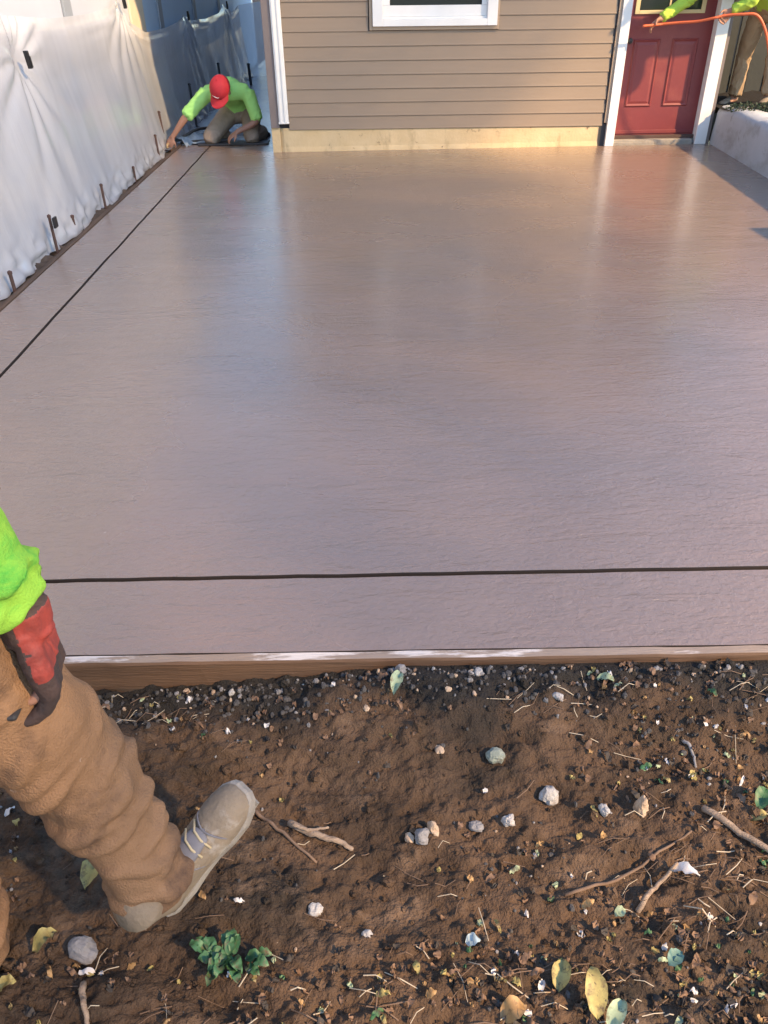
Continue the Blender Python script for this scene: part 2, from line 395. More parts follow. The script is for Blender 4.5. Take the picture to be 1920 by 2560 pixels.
# form boards
def plank(P0, P1, wid, z0, z1, name, m, label, seed, n=70, top=None):
    """board on edge from P0 to P1 (its slab side), wid away from the slab on the left-hand normal"""
    a = np.array(P0, float); b = np.array(P1, float); t = (b - a) / np.linalg.norm(b - a); nn = np.array([t[1], -t[0]])
    V, Fc = [], []
    for i in range(n + 1):
        c = a + (b - a) * i / n; s = i * .35
        j = [float(vnoise(np.array([s * 2.2 + k * 9.1]), np.array([seed + k * 1.7]))[0]) for k in range(4)]
        V += [(*c, z0), (*c, z1 - .004 + .002 * j[0]), (*(c + nn * .004), z1 + .002 * j[0]), (*(c + nn * (wid - .005)), z1 + .003 * j[1]), (*(c + nn * (wid + .003 * j[2])), z1 - .006 + .003 * j[1]), (*(c + nn * (wid + .002 * j[3])), z0)]
    for i in range(n):
        for k in range(5): Fc.append((i * 6 + k, i * 6 + k + 1, (i + 1) * 6 + k + 1, (i + 1) * 6 + k))
    Fc += [tuple(range(5, -1, -1)), tuple(n * 6 + k for k in range(6))]
    o = obj(name, V, Fc, m, origin=(*(a + (b - a) * .5), z0)); tag(o, label, 'form board', 'timber form boards round the slab')
    if top:
        o.data.materials.append(top)
        for i in range(n):
            for k in (1, 2): o.data.polygons[i * 5 + k].material_index = 1
    return o
plank((-2.16, FE(-2.16) - .001), (3.6, FE(3.6) - .001), .036, -.16, .003, 'form_board', M_formwood, 'brown timber form board smeared with cement along the front edge of the slab', 3.0, 110, M_smear)
plank((-2.110, 10.03), (-2.110, 1.59), .036, -.12, .004, 'form_board', M_formside, 'dark weathered form board along the slab edge below the plastic sheet', 8.0)

# ------------------------------------------------------------------ house
Y0 = 9.40
house = empty('house', (1.5, Y0, 0), 'tan vinyl sided house with white trimmed window and red door', 'house')
def shear(V): return [(x, y, z - .005 * (x - .9)) for x, y, z in V]
# masonry core behind the siding (set back; never in view except as dark gaps)
MB().box(-.96, 3.95, 9.56, 20.0, -.05, 2.95).build('wall_core', M_dark, house)
MB().box(-.90, 2.73, 9.435, 9.56, .0, 2.95).build('sheathing', M_dark, house)
# foundation: rounded left end, slightly bellied and stained
V, Fc = [], []
nxs = 90
for i in range(nxs + 1):
    x = -.885 + (2.662 + .885) * i / nxs
    e = min(1, (x + .885) / .07); bulge = .025 * (1 - e) ** 2
    top = .240 - .0112 * (x + .87)
    nz = float(fbm(np.array([x * 5.0]), np.array([1.3]), seed=5, o=3)[0]); nl = float(fbm(np.array([x * 14.0]), np.array([7.3]), seed=6, o=3)[0])
    for zz, dy in ((-.03, -.012 + .004 * nl), (.004 + .004 * nl, -.010 + .004 * nl), (.05, 0.002 * nz), (.12, .002 * nz), (top - .01, .001 * nz), (top, .006)):
        V.append((x, 9.405 + dy + bulge, zz))
for i in range(nxs):
    for k in range(5): Fc.append((i * 6 + k, (i + 1) * 6 + k, (i + 1) * 6 + k + 1, i * 6 + k + 1))
c0 = len(V); V += [(-.885, 9.5, -.03), (-.885, 9.5, .24), (2.662, 9.5, -.03), (2.662, 9.5, .2)]
Fc += [(0, 1, 2, 3, 4, 5, c0 + 1, c0), tuple([c0 + 2, c0 + 3] + [nxs * 6 + k for k in (5, 4, 3, 2, 1, 0)])]
obj('foundation', V, Fc, M_found, house, smooth=False)
# siding boards, one object each
def siding(x0, x1, z0, hgt):
    V = []
    prof = [(.022, z0 + .008), (.003, z0 - .002), (.000, z0 + .003), (.002, z0 + .016), (.006, z0 + hgt * .55), (.0095, z0 + hgt + .004), (.022, z0 + hgt + .004)]
    n = max(2, int((x1 - x0) / .12))
    sd = random.random() * 50
    for i in range(n + 1):
        x = x0 + (x1 - x0) * i / n
        wv = .0014 * float(vnoise(np.array([x * 1.6 + sd]), np.array([sd]))[0])
        for d, z in prof: V.append((x, 9.392 + d + wv, z + wv))
    k = len(prof); Fc = []
    for i in range(n):
        for j in range(k - 1): Fc.append((i * k + j, i * k + j + 1, (i + 1) * k + j + 1, (i + 1) * k + j)[::-1])
    Fc += [tuple(range(k)), tuple(range(n * k + k - 1, n * k - 1, -1))]
    return obj('siding_board', shear(V), Fc, M_side, house)
WX0, WX1, WZ0, WZ1 = .160, 1.445, 1.170, 2.45      # window outer frame
z = .214; hgt = .1305; r = 0
while z < 2.9:
    xr = 2.690 + random.uniform(-.008, .006)
    if z + hgt > WZ0 - .03 and z < WZ1 + .03 and not (z + hgt < WZ0 + .02):
        siding(-.775, .118 + random.uniform(-.006, .006), z, hgt); siding(WX1 + .022, xr, z, hgt)
    else: siding(-.775, xr, z, hgt)
    z += hgt; r += 1
# trims
MB().box(-.974, -.884, 9.372, 9.50, .246, 2.93, .004).build('corner_post', M_corner, house)
MB().box(-.974, -.884, 9.395, 9.50, -.03, .2455, .004).build('corner_block', M_found, house)
ds = MB()
ds.box(-.882, -.776, 9.352, 9.395, .300, 2.93, .006); ds.box(-.868, -.846, 9.343, 9.353, .300, 2.93, .003); ds.box(-.818, -.796, 9.343, 9.353, .300, 2.93, .003); ds.box(-.886, -.772, 9.347, 9.397, .288, .306, .004)
ds.build('downspout', M_white, house)
MB().box(2.702, 2.733, 9.378, 9.44, .235, 2.93, .003).build('channel_trim', M_tan, house)
MB().box(2.735, 2.832, 9.360, 9.52, .0, 2.93, .003).build('corner_board', M_white, house)
dk = MB()
for k in range(20): dk.box(2.684 + random.uniform(-.006, .004), 2.701, 9.398, 9.43, .225 + k * .1305, .225 + k * .1305 + .112)
dk.box(2.662, 2.733, 9.398, 9.43, -.02, .225); dk.build('gap_shade_strip', M_dark, house)  # near-black strips stand in for the shade inside the trim gap
# window
win = MB(); f = .105
for a in ((WX0, WX0 + f, WZ0, WZ1), (WX1 - f, WX1, WZ0, WZ1)): win.box(a[0], a[1], 9.352, 9.44, a[2], a[3], .004)
win.box(WX0 + f, WX1 - f, 9.353, 9.44, WZ0, WZ0 + .062, .004); win.box(WX0 + f, WX1 - f, 9.353, 9.44, WZ1 - f, WZ1, .004)
win = obj('window', shear(win.v), win.f, M_white, house)
sf = MB()
ix0, ix1, iz0 = WX0 + f, WX1 - f, WZ0 + .062
for a in ((ix0, ix0 + .075, iz0 + .1185, WZ1 - f), (ix1 - .055, ix1, iz0 + .1185, WZ1 - f)): sf.box(a[0], a[1], 9.398, 9.44, a[2], a[3], .003)
sf.box(ix0, ix1, 9.398, 9.44, iz0 + .0205, iz0 + .118, .004); sf.box(ix0, ix1, 9.385, 9.44, iz0, iz0 + .02, .003); sf.box(ix0 + .075, ix1 - .055, 9.396, 9.44, iz0 + .5, iz0 + .55, .003)
obj('sash', shear(sf.v), sf.f, M_white, win)
gl = MB().box(ix0 + .07, ix1 - .05, 9.424, 9.434, iz0 + .11, WZ1 - f); obj('glass', shear(gl.v), gl.f, M_glass, win)
tr = MB()
tr.box(WX0 - .034, WX0 - .003, 9.376, 9.43, WZ0 - .034, WZ1 + .03, .003); tr.box(WX1 + .003, WX1 + .022, 9.376, 9.43, WZ0 - .034, WZ1 + .03, .003); tr.box(WX0 - .003, WX1 + .003, 9.377, 9.43, WZ0 - .033, WZ0 - .002, .003)
obj('window_channel', shear(tr.v), tr.f, M_tan, house)
# door
DXL, DXR, DY = 2.834, 3.772, 9.53
door = MB()
door.box(DXL, DXR, DY, 9.558, .085, 2.12); door = door.build('door', M_red, house)
def raised(x0, x1, z0, z1, name='panel'):
    y = DY; b = MB(); o, i_, d = 0.0, .028, .010
    def ring(x0, x1, z0, z1, yy): return [(x0, yy, z0), (x1, yy, z0), (x1, yy, z1), (x0, yy, z1)]
    V = ring(x0, x1, z0, z1, y - .001) + ring(x0 + .012, x1 - .012, z0 + .012, z1 - .012, y - .014) + ring(x0 + .03, x1 - .03, z0 + .03, z1 - .03, y - .003) + ring(x0 + .055, x1 - .055, z0 + .055, z1 - .055, y - .010)
    Fc = []
    for k in range(3):
        for j in range(4): Fc.append((k * 4 + j, k * 4 + (j + 1) % 4, (k + 1) * 4 + (j + 1) % 4, (k + 1) * 4 + j))
    Fc.append((12, 13, 14, 15)); return obj(name, V, Fc, M_red, door)
raised(2.945, 3.235, .37, 1.015); raised(3.36, 3.645, .37, 1.015)
MB().box(DXL + .002, DXR - .03, DY - .009, DY - .001, .10, .135, .003).build('door_sweep', M_red, door)
lf = MB(); lx0, lx1, lz0, lz1, q = 2.912, 3.652, 1.238, 2.0, .045
lf.box(lx0, lx0 + q, DY - .018, DY - .001, lz0, lz1, .004); lf.box(lx1 - q, lx1, DY - .018, DY - .001, lz0, lz1, .004); lf.box(lx0 + q, lx1 - q, DY - .018, DY - .001, lz0, lz0 + .034, .004); lf.box(lx0 + q, lx1 - q, DY - .018, DY - .001, lz1 - q, lz1, .004)
lf.box(3.265, 3.283, DY - .014, DY - .001, lz0 + .034, lz1 - q, .002)
lf = lf.build('door_lite_frame', M_brass, door)
MB().box(lx0 + q, lx1 - q, DY - .006, DY - .001, lz0 + .034, lz1 - q).build('door_glass', M_glass, lf)
kn = MB().add(*ball((2.895, DY - .045, 1.0), .028)); kn.tube([(2.895, DY, 1.0), (2.895, DY - .03, 1.0)], .012, 8); kn.build('knob', M_steel, door, True)
th = MB(); th.box(2.834, 3.735, 9.402, 9.60, -.02, .052, .008); th.box(2.834, 3.30, 9.388, 9.41, -.02, .036, .008)
th.build('threshold', M_thresh, house)
MB().box(2.834, 3.77, 9.48, 9.60, .052, .086, .003).build('door_sill', M_jamb, house)
MB().box(3.773, 3.80, 9.42, 9.56, .0, 2.14, .002).build('door_jamb', M_white, house)
MB().box(3.760, 3.885, 9.388, 9.42, .0, 2.2, .003).build('door_casing', M_white, house)
MB().box(3.8005, 3.93, 9.4205, 9.56, -.02, 2.9).build('casing_back', M_corner, house)
MB().box(2.834, 3.77, 9.40, 9.56, 2.125, 2.25, .003).build('door_head', M_white, house)
MB().box(2.834, 3.93, 9.41, 9.56, 2.2505, 2.93).build('upper_wall', M_side, house)
# roof over the whole house (gable, ridge along x)
V = [(-1.02, 9.10, 2.93), (4.25, 9.10, 2.93), (4.25, 16.8, 5.4), (-1.02, 16.8, 5.4), (-1.02, 20.4, 2.93), (4.25, 20.4, 2.93),
     (-1.02, 9.10, 3.03), (4.25, 9.10, 3.03), (4.25, 16.8, 5.52), (-1.02, 16.8, 5.52), (-1.02, 20.4, 3.03), (4.25, 20.4, 3.03)]
obj('roof', V, [(0, 1, 2, 3), (3, 2, 5, 4), (6, 9, 8, 7), (9, 10, 11, 8), (0, 6, 7, 1), (4, 5, 11, 10), (0, 3, 9, 6), (3, 4, 10, 9), (1, 7, 8, 2), (2, 8, 11, 5)], M_roof, house)
obj('gable', [(-.95, 9.57, 2.95), (-.95, 19.9, 2.95), (-.95, 16.8, 5.2), (-.85, 9.57, 2.95), (-.85, 19.9, 2.95), (-.85, 16.8, 5.2)], [(0, 2, 1), (3, 4, 5), (0, 1, 4, 3), (0, 3, 5, 2), (1, 2, 5, 4)], M_side, house)
# alley side of the house
sw = MB()
for k in range(20): sw.add([(-.9615, 9.5, .3 + k * .1305), (-.9615, 20, .3 + k * .1305), (-.978, 9.5, .3 + k * .1305), (-.978, 20, .3 + k * .1305), (-.9635, 9.5, .43 + k * .1305), (-.9635, 20, .43 + k * .1305)], [(0, 2, 3, 1), (2, 4, 5, 3), (0, 4, 2), (1, 3, 5)])
sw.build('side_siding', M_side, house)

# ------------------------------------------------------------------ neighbour building and plastic sheet
nb = empty('neighbour_building', (-2.6, 9, 0), 'white panelled neighbour building with shade blue painted into its back panels, behind the plastic sheet', 'building')
edges = [-2.0, .4, 2.9, 5.4, 7.88, 10.62, 11.55, 14.0, 16.5, 19.0, 22.0]
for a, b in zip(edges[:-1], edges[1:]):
    MB().box(-2.75, -2.47, a + .004, b - .004, -.2, 2.95, .004).build('wall_panel', M_sheath if a < 10.5 else M_shadewall, nb)
for y in (2.9, 5.4, 7.88, 11.55, 14.0, 16.5): MB().box(-2.468, -2.448, y - .105, y + .105, -.2, 2.95, .003).build('batten', M_batten, nb)
MB().box(-2.468, -2.446, 10.0, 10.62, -.2, 2.95, .003).build('corner_trim', M_cream, nb)
MB().box(-7.5, -2.76, -2.0, 22.0, -.2, 2.95).build('building_core', M_sheath, nb)
MB().box(-7.7, -2.62, -2.2, 22.2, 2.96, 3.10).build('eave', M_roof, nb)

TOP = np.array([(-1.5, 1.45), (.6, 1.40), (2.0, 1.47), (3.6, 1.36), (5.0, 1.42), (5.96, 1.40), (7.14, 1.345), (8.2, 1.35), (8.9, 1.385), (9.31, 1.44), (9.55, 1.25), (10.2, 1.125), (11.3, 1.13), (12.2, 1.17), (12.7, 1.225), (13.1, 1.15), (14.5, 1.13), (15.8, 1.17), (16.65, 1.29), (17.3, 1.15), (18.2, 1.2), (19.2, 1.3), (20.3, 1.25)])
CL = [(2.0, 1.45), (6.25, 1.13), (9.31, 1.41), (12.7, 1.21), (16.65, 1.27)]     # where the clips pinch it
u = np.arange(-1.5, 20.3, .03); v = np.linspace(0, 1, 64)
U, Vv = np.meshgrid(u, v)
topz = np.interp(U, TOP[:, 0], TOP[:, 1]); zb = -.03 + .02 * vnoise(U * 3, U * 0 + 2.2, seed=8)
Zs = zb + (topz - zb) * Vv
Xs = -2.235 - .10 * np.clip(Vv * 1.4, 0, 1) - .035 * Vv
disp = np.zeros_like(U)
for (cy, cz), sd in zip(CL, range(9)):
    dy = U - cy; dz = Zs - cz; rr = np.hypot(dy, dz * 1.0) + 1e-4; th = np.arctan2(dz, dy)
    amp = .022 * np.exp(-(rr / .95) ** 2) * np.clip(rr / .12, 0, 1)
    disp += amp * np.abs(np.sin(th * 5.5 + 1.2 * sd + .8 * vnoise(th * 2, rr * 2, seed=sd))) ** 1.6
    disp += -.03 * np.exp(-(rr / .16) ** 2)
fall = np.clip(1.15 - Vv, 0, 1)
disp += .022 * fall * vnoise(U * 1.6 + .35 * Zs, Zs * .7, seed=60) + .004 * fall * vnoise(U * 7 + .8 * Zs, Zs * .9, seed=61)
disp += .010 * vnoise(U * 1.8, Zs * 1.8, seed=62) + .0012 * vnoise(U * 18 + 2 * Zs, Zs * 2.2, seed=64)
disp += .028 * np.exp(-(Vv / .10) ** 2) * (vnoise(U * 11, Zs * 20, seed=63) + .6)
band = np.exp(-((Vv - 1) / .10) ** 2); disp += .014 * band * vnoise(U * 1.2, Vv * 26, seed=66)
Xs = np.maximum(Xs + disp, -2.442)
# far end turns across the alley
bend = np.clip((U - 18.6) / 1.7, 0, 1)
Xw = Xs + bend * 1.25; Yw = np.where(U > 18.6, 18.6 + (U - 18.6) * .45, U)
ii = np.arange(U.size).reshape(U.shape)
Fp = np.stack([ii[:-1, :-1], ii[:-1, 1:], ii[1:, 1:], ii[1:, :-1]], -1).reshape(-1, 4)
sheet = obj('plastic_sheet', np.stack([Xw, Yw, Zs], -1).reshape(-1, 3), Fp, M_film, smooth=True, origin=(-2.25, 9, 0))
tag(sheet, 'clear milky plastic sheeting clipped along the white wall', 'plastic sheet')

def clip(y, z, x, lean, label, h=.10):
    c = MB(); c.box(-.012, .014, -.020, .020, -h / 2, h / 2, .004); c.box(.013, .020, -.012, .012, -h * .42, h * .2, .002)
    V = [(x + p[0], y + p[1] + lean * p[2], z + p[2]) for p in c.v]
    o = obj('clip', V, c.f, M_clip, origin=(x, y, z)); tag(o, label, 'clip', 'black clips holding the plastic sheet')
clip(6.25, 1.13, -2.29, -.25, 'black clip pinching the plastic low, nearest to the camera', .11)
clip(9.32, 1.425, -2.33, -.3, 'black clip at the peak of the plastic beside the sunlit corner', .12)
clip(12.72, 1.215, -2.33, -.2, 'black clip holding the plastic edge in the blue shade above the kneeling worker', .11)
clip(16.66, 1.27, -2.33, -.2, 'farthest black clip on the plastic, beside the house corner', .12)
clip(9.34, 1.10, -2.425, -.1, 'blurred dark clip seen through the plastic below the peak', .09)

# stakes
def stake(x, y, ztop, r, m, label, lean=0.0):
    t = MB(); zb = -.12
    t.tube([(x, y, zb), (x + lean * .5, y, (zb + ztop) / 2), (x + lean, y, ztop - .004), (x + lean, y, ztop)], [r, r, r, r * .8], 8)
    t.tube([(x + lean, y, ztop - .014), (x + lean, y, ztop + .001)], [r * 1.28, r * 1.28], 8)
    o = t.build('form_stake', m, origin=(x, y, 0)); tag(o, label, 'stake', 'steel stakes holding the side form board'); return o
stake(-2.172, 4.79, .105, .012, M_rust, 'short thick rusty stake at the end of the row nearest the camera')
s1 = stake(-2.178, 5.64, .235, .011, M_rust, 'rusty stake with a black square plate fixed near its top')
MB().box(-2.150, -2.135, 5.60, 5.665, .155, .225, .003).build('square_plate', M_clip, s1)
stake(-2.20, 6.15, .115, .011, M_rust, 'stubby rusty stake just beyond the one with the black plate')
stake(-2.19, 6.96, .175, .011, M_rust, 'slim brown stake midway along the side form')
stake(-2.20, 8.08, .11, .011, M_rust, 'short brown stake standing in dirt close before the worker\'s hand')
stake(-2.22, 9.29, .215, .012, M_rust, 'leaning rust stake in front of the tall stake by the worker\'s hand', -.01)
stake(-2.27, 9.90, .37, .014, M_rust, 'tall rusty stake right beside the kneeling worker\'s outstretched hand', -.02)
stake(-2.18, 11.5, .50, .016, M_steel, 'black stake between the worker\'s arm and the plastic', -.03)
stake(-2.16, 13.9, .56, .018, M_steel, 'black stake rising behind the red cap', -.02)
stake(-2.05, 16.8, .34, .026, M_steel, 'thick black stake in the alley behind the worker\'s shoulder', -.02)

# bundled plastic and straps on the ground left of the kneeling worker
def crumple(name, P, wid, hgt, m, label, cat, seed):
    n = len(P); V, Fc = [], []
    P, _ = catmull(P, [1] * n, 8); K = 9
    for i, p in enumerate(P):
        d = np.array(P[min(i + 1, len(P) - 1)]) - np.array(P[max(i - 1, 0)]); d /= np.linalg.norm(d); nn = np.array([-d[1], d[0], 0])
        for k in range(K):
            a = (k / (K - 1) - .5) * 2
            q = p + nn * a * wid * (1 + .3 * math.sin(i * .9 + seed)); zz = hgt * (1 - a * a) * (.6 + .5 * abs(float(vnoise(np.array([i * .6]), np.array([k * .9 + seed]))[0])))
            V.append((q[0], q[1], p[2] + zz + .02 * float(vnoise(np.array([i * 1.1]), np.array([k * 1.3 + seed * 2]))[0])))
    for i in range(len(P) - 1):
        for k in range(K - 1): Fc.append((i * K + k, i * K + k + 1, (i + 1) * K + k + 1, (i + 1) * K + k))
    o = obj(name, V, Fc, m, smooth=True, origin=P[0]); tag(o, label, cat); return o
M_tarp = mat('grey_blue_film', (.30, .36, .42), .35, (.14, .18, .22), 9, .5, 30)
crumple('tarp', [(-2.15, 10.05, .0), (-1.95, 10.2, .01), (-1.75, 10.5, .0), (-1.62, 10.9, .0)], .17, .10, M_tarp, 'crumpled grey blue film on the ground left of the kneeling worker', 'tarp', 1.0)
for k, (P, lb) in enumerate(((((-2.1, 10.12, .07), (-1.95, 10.25, .13), (-1.8, 10.5, .12), (-1.66, 10.75, .14)), 'black strap across the upper crumpled film'), (((-2.12, 10.04, .02), (-1.9, 10.06, .03), (-1.7, 10.08, .03), (-1.55, 10.12, .03)), 'black strap lying flat along the end of the slab'))):
    PP, rr = catmull(P, [.02] * 4, 5); o = MB().tube(PP, .018, 7).build('strap', M_steel, None, True, P[0]); tag(o, lb, 'strap', 'black straps by the kneeling worker')
# rubble lump by the house corner far in the alley
V, Fc = ball((-1.16, 15.6, .16), (.22, .35, .22), 18, 12); V = np.array(V); V += .06 * fbm(V[:, 0] * 5, V[:, 1] * 5, V[:, 2] * 5, seed=4)[:, None] * np.array([1, 1, 1])
o = obj('rubble', V, Fc, M_wall, None, True, (-1.16, 15.6, 0)); tag(o, 'grey lump of broken concrete beside the house in the alley', 'rubble'); o['kind'] = 'thing'

# ------------------------------------------------------------------ right side: wall, bed, plants
pathw = [(3.935, 9.405, .385), (3.85, 8.5, .40), (3.755, 7.5, .415), (3.655, 6.4, .42), (3.56, 5.362, .42), (3.30, 2.5, .42), (3.15, 0, .42)]
PW, zt = catmull([(a, b, 0) for a, b, c in pathw], [c for a, b, c in pathw], 14)
V, Fc = [], []
for i, (p, zz) in enumerate(zip(PW, zt)):
    nzv = .010 * float(fbm(np.array([p[1] * 3.0]), np.array([2.2]), seed=9, o=3)[0]); n2 = .012 * float(fbm(np.array([p[1] * 4.0]), np.array([6.2]), seed=19, o=3)[0])
    prof = [(.0, -.16), (.004, 0), (.010 + nzv, .12), (.018 + n2, zz * .6), (.026 + nzv, zz - .07), (.040, zz - .03 + n2), (.075, zz - .006 + n2), (.13, zz + n2), (.26, zz + .004 + nzv), (.30, zz - .16)]
    for dx, z_ in prof: V.append((p[0] + dx, p[1], z_))
k = 10
for i in range(len(PW) - 1):
    for j in range(k - 1): Fc.append((i * k + j, i * k + j + 1, (i + 1) * k + j + 1, (i + 1) * k + j))
rw = obj('retaining_wall', V, Fc, M_wall, None, True, (3.75, 7.5, 0)); tag(rw, 'low grey retaining wall along the right edge of the slab', 'wall')
MB().box(3.518, 3.95, -.5, 5.362, -.16, .60, .012).build('wall_pier', M_wall, rw)

bx = np.linspace(3.95, 9.0, 40); by = np.linspace(-1, 14, 90); BX, BY = np.meshgrid(bx, by)
BZ = .36 + .10 * np.clip((BX - 4.0) / 1.2, 0, 1) + .035 * fbm(BX * 3, BY * 3, seed=31, o=4)
ii = np.arange(BX.size).reshape(BX.shape); Fb = np.stack([ii[:-1, :-1], ii[:-1, 1:], ii[1:, 1:], ii[1:, :-1]], -1).reshape(-1, 4)
tag(obj('planting_bed', np.stack([BX, BY, BZ], -1).reshape(-1, 3), Fb, M_soil, smooth=True), kind='structure')
fence = empty('board_fence', (5.2, 10.2, .3), 'dark olive board fence behind the planting bed', 'fence')
for i in range(16): MB().box(3.96 + i * .20, 4.152 + i * .20, 10.2 + .012 * (i % 2), 10.225 + .012 * (i % 2), .2, 2.3, .003).build('fence_board', M_olive, fence)
MB().box(3.96, 7.2, 10.245, 10.29, .5, .6).build('fence_rail', M_olive, fence)

M_leafd = mat('dark_leaf', (.045, .070, .035), .6, (.028, .045, .024), 20, spec=.35)
M_twigbark = mat('tree_bark', (.16, .13, .10), .9, (.09, .075, .06), 12, .6, 40)
M_leafm = mat('grey_leaf', (.11, .12, .075), .65, (.07, .08, .05), 20)
def bush(c, rx, ry, hh, n, ml, label, seed):
    g_ = np.random.default_rng(seed); root = empty('low_shrub', c, label, 'shrub', 'low plants along the top of the retaining wall')
    lv = MB(); st = MB()
    for i in range(n):
        a = g_.uniform(0, 2 * math.pi); q = math.sqrt(g_.uniform(0, 1)); hx = g_.uniform(.2, 1) * hh * (1 - .5 * q)
        p = np.array([c[0] + rx * q * math.cos(a), c[1] + ry * q * math.sin(a), c[2] + hx])
        d = g_.normal(size=3); d[2] = abs(d[2]) * .6; d /= np.linalg.norm(d); s = np.cross(d, g_.normal(size=3)); s /= np.linalg.norm(s); L_ = g_.uniform(.015, .035); W_ = L_ * .4
        nn = np.cross(d, s)
        lv.add([p, p + d * L_ * .45 + s * W_ + nn * .004, p + d * L_ + nn * -.006, p + d * L_ * .45 - s * W_ + nn * .004], [(0, 1, 2), (0, 2, 3)])
    for i in range(10):
        a = g_.uniform(0, 6.28); st.tube([c, (c[0] + rx * .4 * math.cos(a), c[1] + ry * .4 * math.sin(a), c[2] + hh * .6)], [.005, .003], 5)
    st.build('stems', M_rust, root); o = lv.build('leaves', ml, root); o['kind'] = 'stuff'
bush((4.10, 9.02, .355), .20, .30, .10, 420, M_leafd, 'dark leafy plant on the wall next to the white door casing', 1)
bush((4.40, 8.75, .38), .30, .40, .12, 560, M_leafd, 'dark low plant in front of the hose worker\'s boots', 2)

# ------------------------------------------------------------------ tall tree standing off to the right, added unseen so its thin crown filters the sun
tr_ = empty('sun_filter_tree', (9.5, -9.5, -.1), 'tall thin crowned tree added out of view to the right of the slab', 'sun_filter_tree')
tb_ = MB(); P, r = catmull([(9.5, -9.5, -.3), (9.5, -9.3, 4.0), (9.8, -8.4, 7.6), (10.4, -6.3, 10.2), (10.9, -3.8, 11.6), (11.3, -1.0, 12.4)], [.24, .20, .15, .08, .035, .012], 5); tb_.tube(P, r, 10)
g_ = np.random.default_rng(91)
for k in range(14):
    q_ = g_.uniform(.5, .95); b0 = P[int(q_ * (len(P) - 1))]; a = g_.uniform(0, 6.28); L_ = g_.uniform(.8, 1.9)
    tb_.tube([b0, b0 + np.array([math.cos(a) * L_ * .35, math.sin(a) * L_ * .55, L_ * .1]), b0 + np.array([math.cos(a) * L_ * .6, math.sin(a) * L_ * 1.1, L_ * .2])], [.022, .014, .006], 6)
tb_.build('trunk', M_twigbark, tr_)
lv = MB(); NLEAF = 21000
for i in range(NLEAF):
    d = g_.normal(size=3); d /= np.linalg.norm(d); q = g_.uniform(0, 1) ** .36
    p = np.array([11.3, -1.85, 11.0]) + d * q * np.array([2.1, 5.8, 2.0])
    if fbm(np.array([p[0] * .9]), np.array([p[1] * .9]), np.array([p[2] * .9]), seed=70, o=2)[0] < -1.2: continue
    t = g_.normal(size=3); t /= np.linalg.norm(t); e = np.cross(t, g_.normal(size=3)); e /= np.linalg.norm(e); L_ = g_.uniform(.07, .14)
    lv.add([p - t * L_ * .5, p + e * L_ * .28, p + t * L_ * .5, p - e * L_ * .28], [(0, 1, 2, 3)])
lv.build('crown', M_leafd, tr_)['kind'] = 'stuff'

# ------------------------------------------------------------------ people
def remesh(mb, vox, smooth=6, fac=.5):
    me = bpy.data.meshes.new('tmp'); me.from_pydata(mb.v, [], mb.f); me.update()
    o = bpy.data.objects.new('tmp', me); COL.objects.link(o)
    md = o.modifiers.new('r', 'REMESH'); md.mode = 'VOXEL'; md.voxel_size = vox
    s = o.modifiers.new('s', 'SMOOTH'); s.iterations = smooth; s.factor = fac
    dg = bpy.context.evaluated_depsgraph_get(); ev = o.evaluated_get(dg); m2 = ev.to_mesh()
    V = np.empty(len(m2.vertices) * 3); m2.vertices.foreach_get('co', V); V = V.reshape(-1, 3)
    Nn = np.empty(len(m2.vertices) * 3); m2.vertices.foreach_get('normal', Nn); Nn = Nn.reshape(-1, 3)
    Fc = [tuple(p.vertices) for p in m2.polygons]
    ev.to_mesh_clear(); bpy.data.objects.remove(o); bpy.data.meshes.remove(me)
    return V, Nn, Fc

def wrinkle(V, Nn, bones, amp, freq, seed):
    """cloth folds that run round the limbs and gather at the joints"""
    best = np.full(len(V), 1e9); s = np.zeros(len(V)); ang = np.zeros(len(V)); bid = np.zeros(len(V)); gath = np.ones(len(V))
    for k, (a, b, w) in enumerate(bones):
        a = np.array(a, float); b = np.array(b, float); d = b - a; Ln = np.linalg.norm(d); d = d / Ln
        t = np.clip((V - a) @ d, 0, Ln); q = V - (a + t[:, None] * d); dist = np.linalg.norm(q, axis=1)
        e1 = np.cross(d, (.3, .9, .2)); e1 /= np.linalg.norm(e1); e2 = np.cross(d, e1)
        an = np.arctan2(q @ e2, q @ e1)
        mk = dist < best; best = np.where(mk, dist, best); s = np.where(mk, t, s); ang = np.where(mk, an, ang); bid = np.where(mk, k, bid)
        gath = np.where(mk, w * (.55 + .75 * np.abs(t / Ln - .5) * 2), gath)
    ca, sa = np.cos(ang), np.sin(ang)
    f1 = vnoise(s * freq + .9 * ca + bid * 7.3, ca * 1.1 + .5 * sa, sa * 1.1, seed=seed)
    f1 = 1.5 * np.exp(-(f1 / .30) ** 2) - .6
    f2 = vnoise(s * freq * 2.1 + 1.3 * sa + bid * 3.1, ca * 2.2, sa * 2.2, seed=seed + 5)
    f3 = fbm(V[:, 0] * 9, V[:, 1] * 9, V[:, 2] * 9, seed=seed + 9, o=2)
    return V + Nn * (amp * gath * (.55 * f1 + .35 * f2 + .30 * f3 - .1))[:, None]

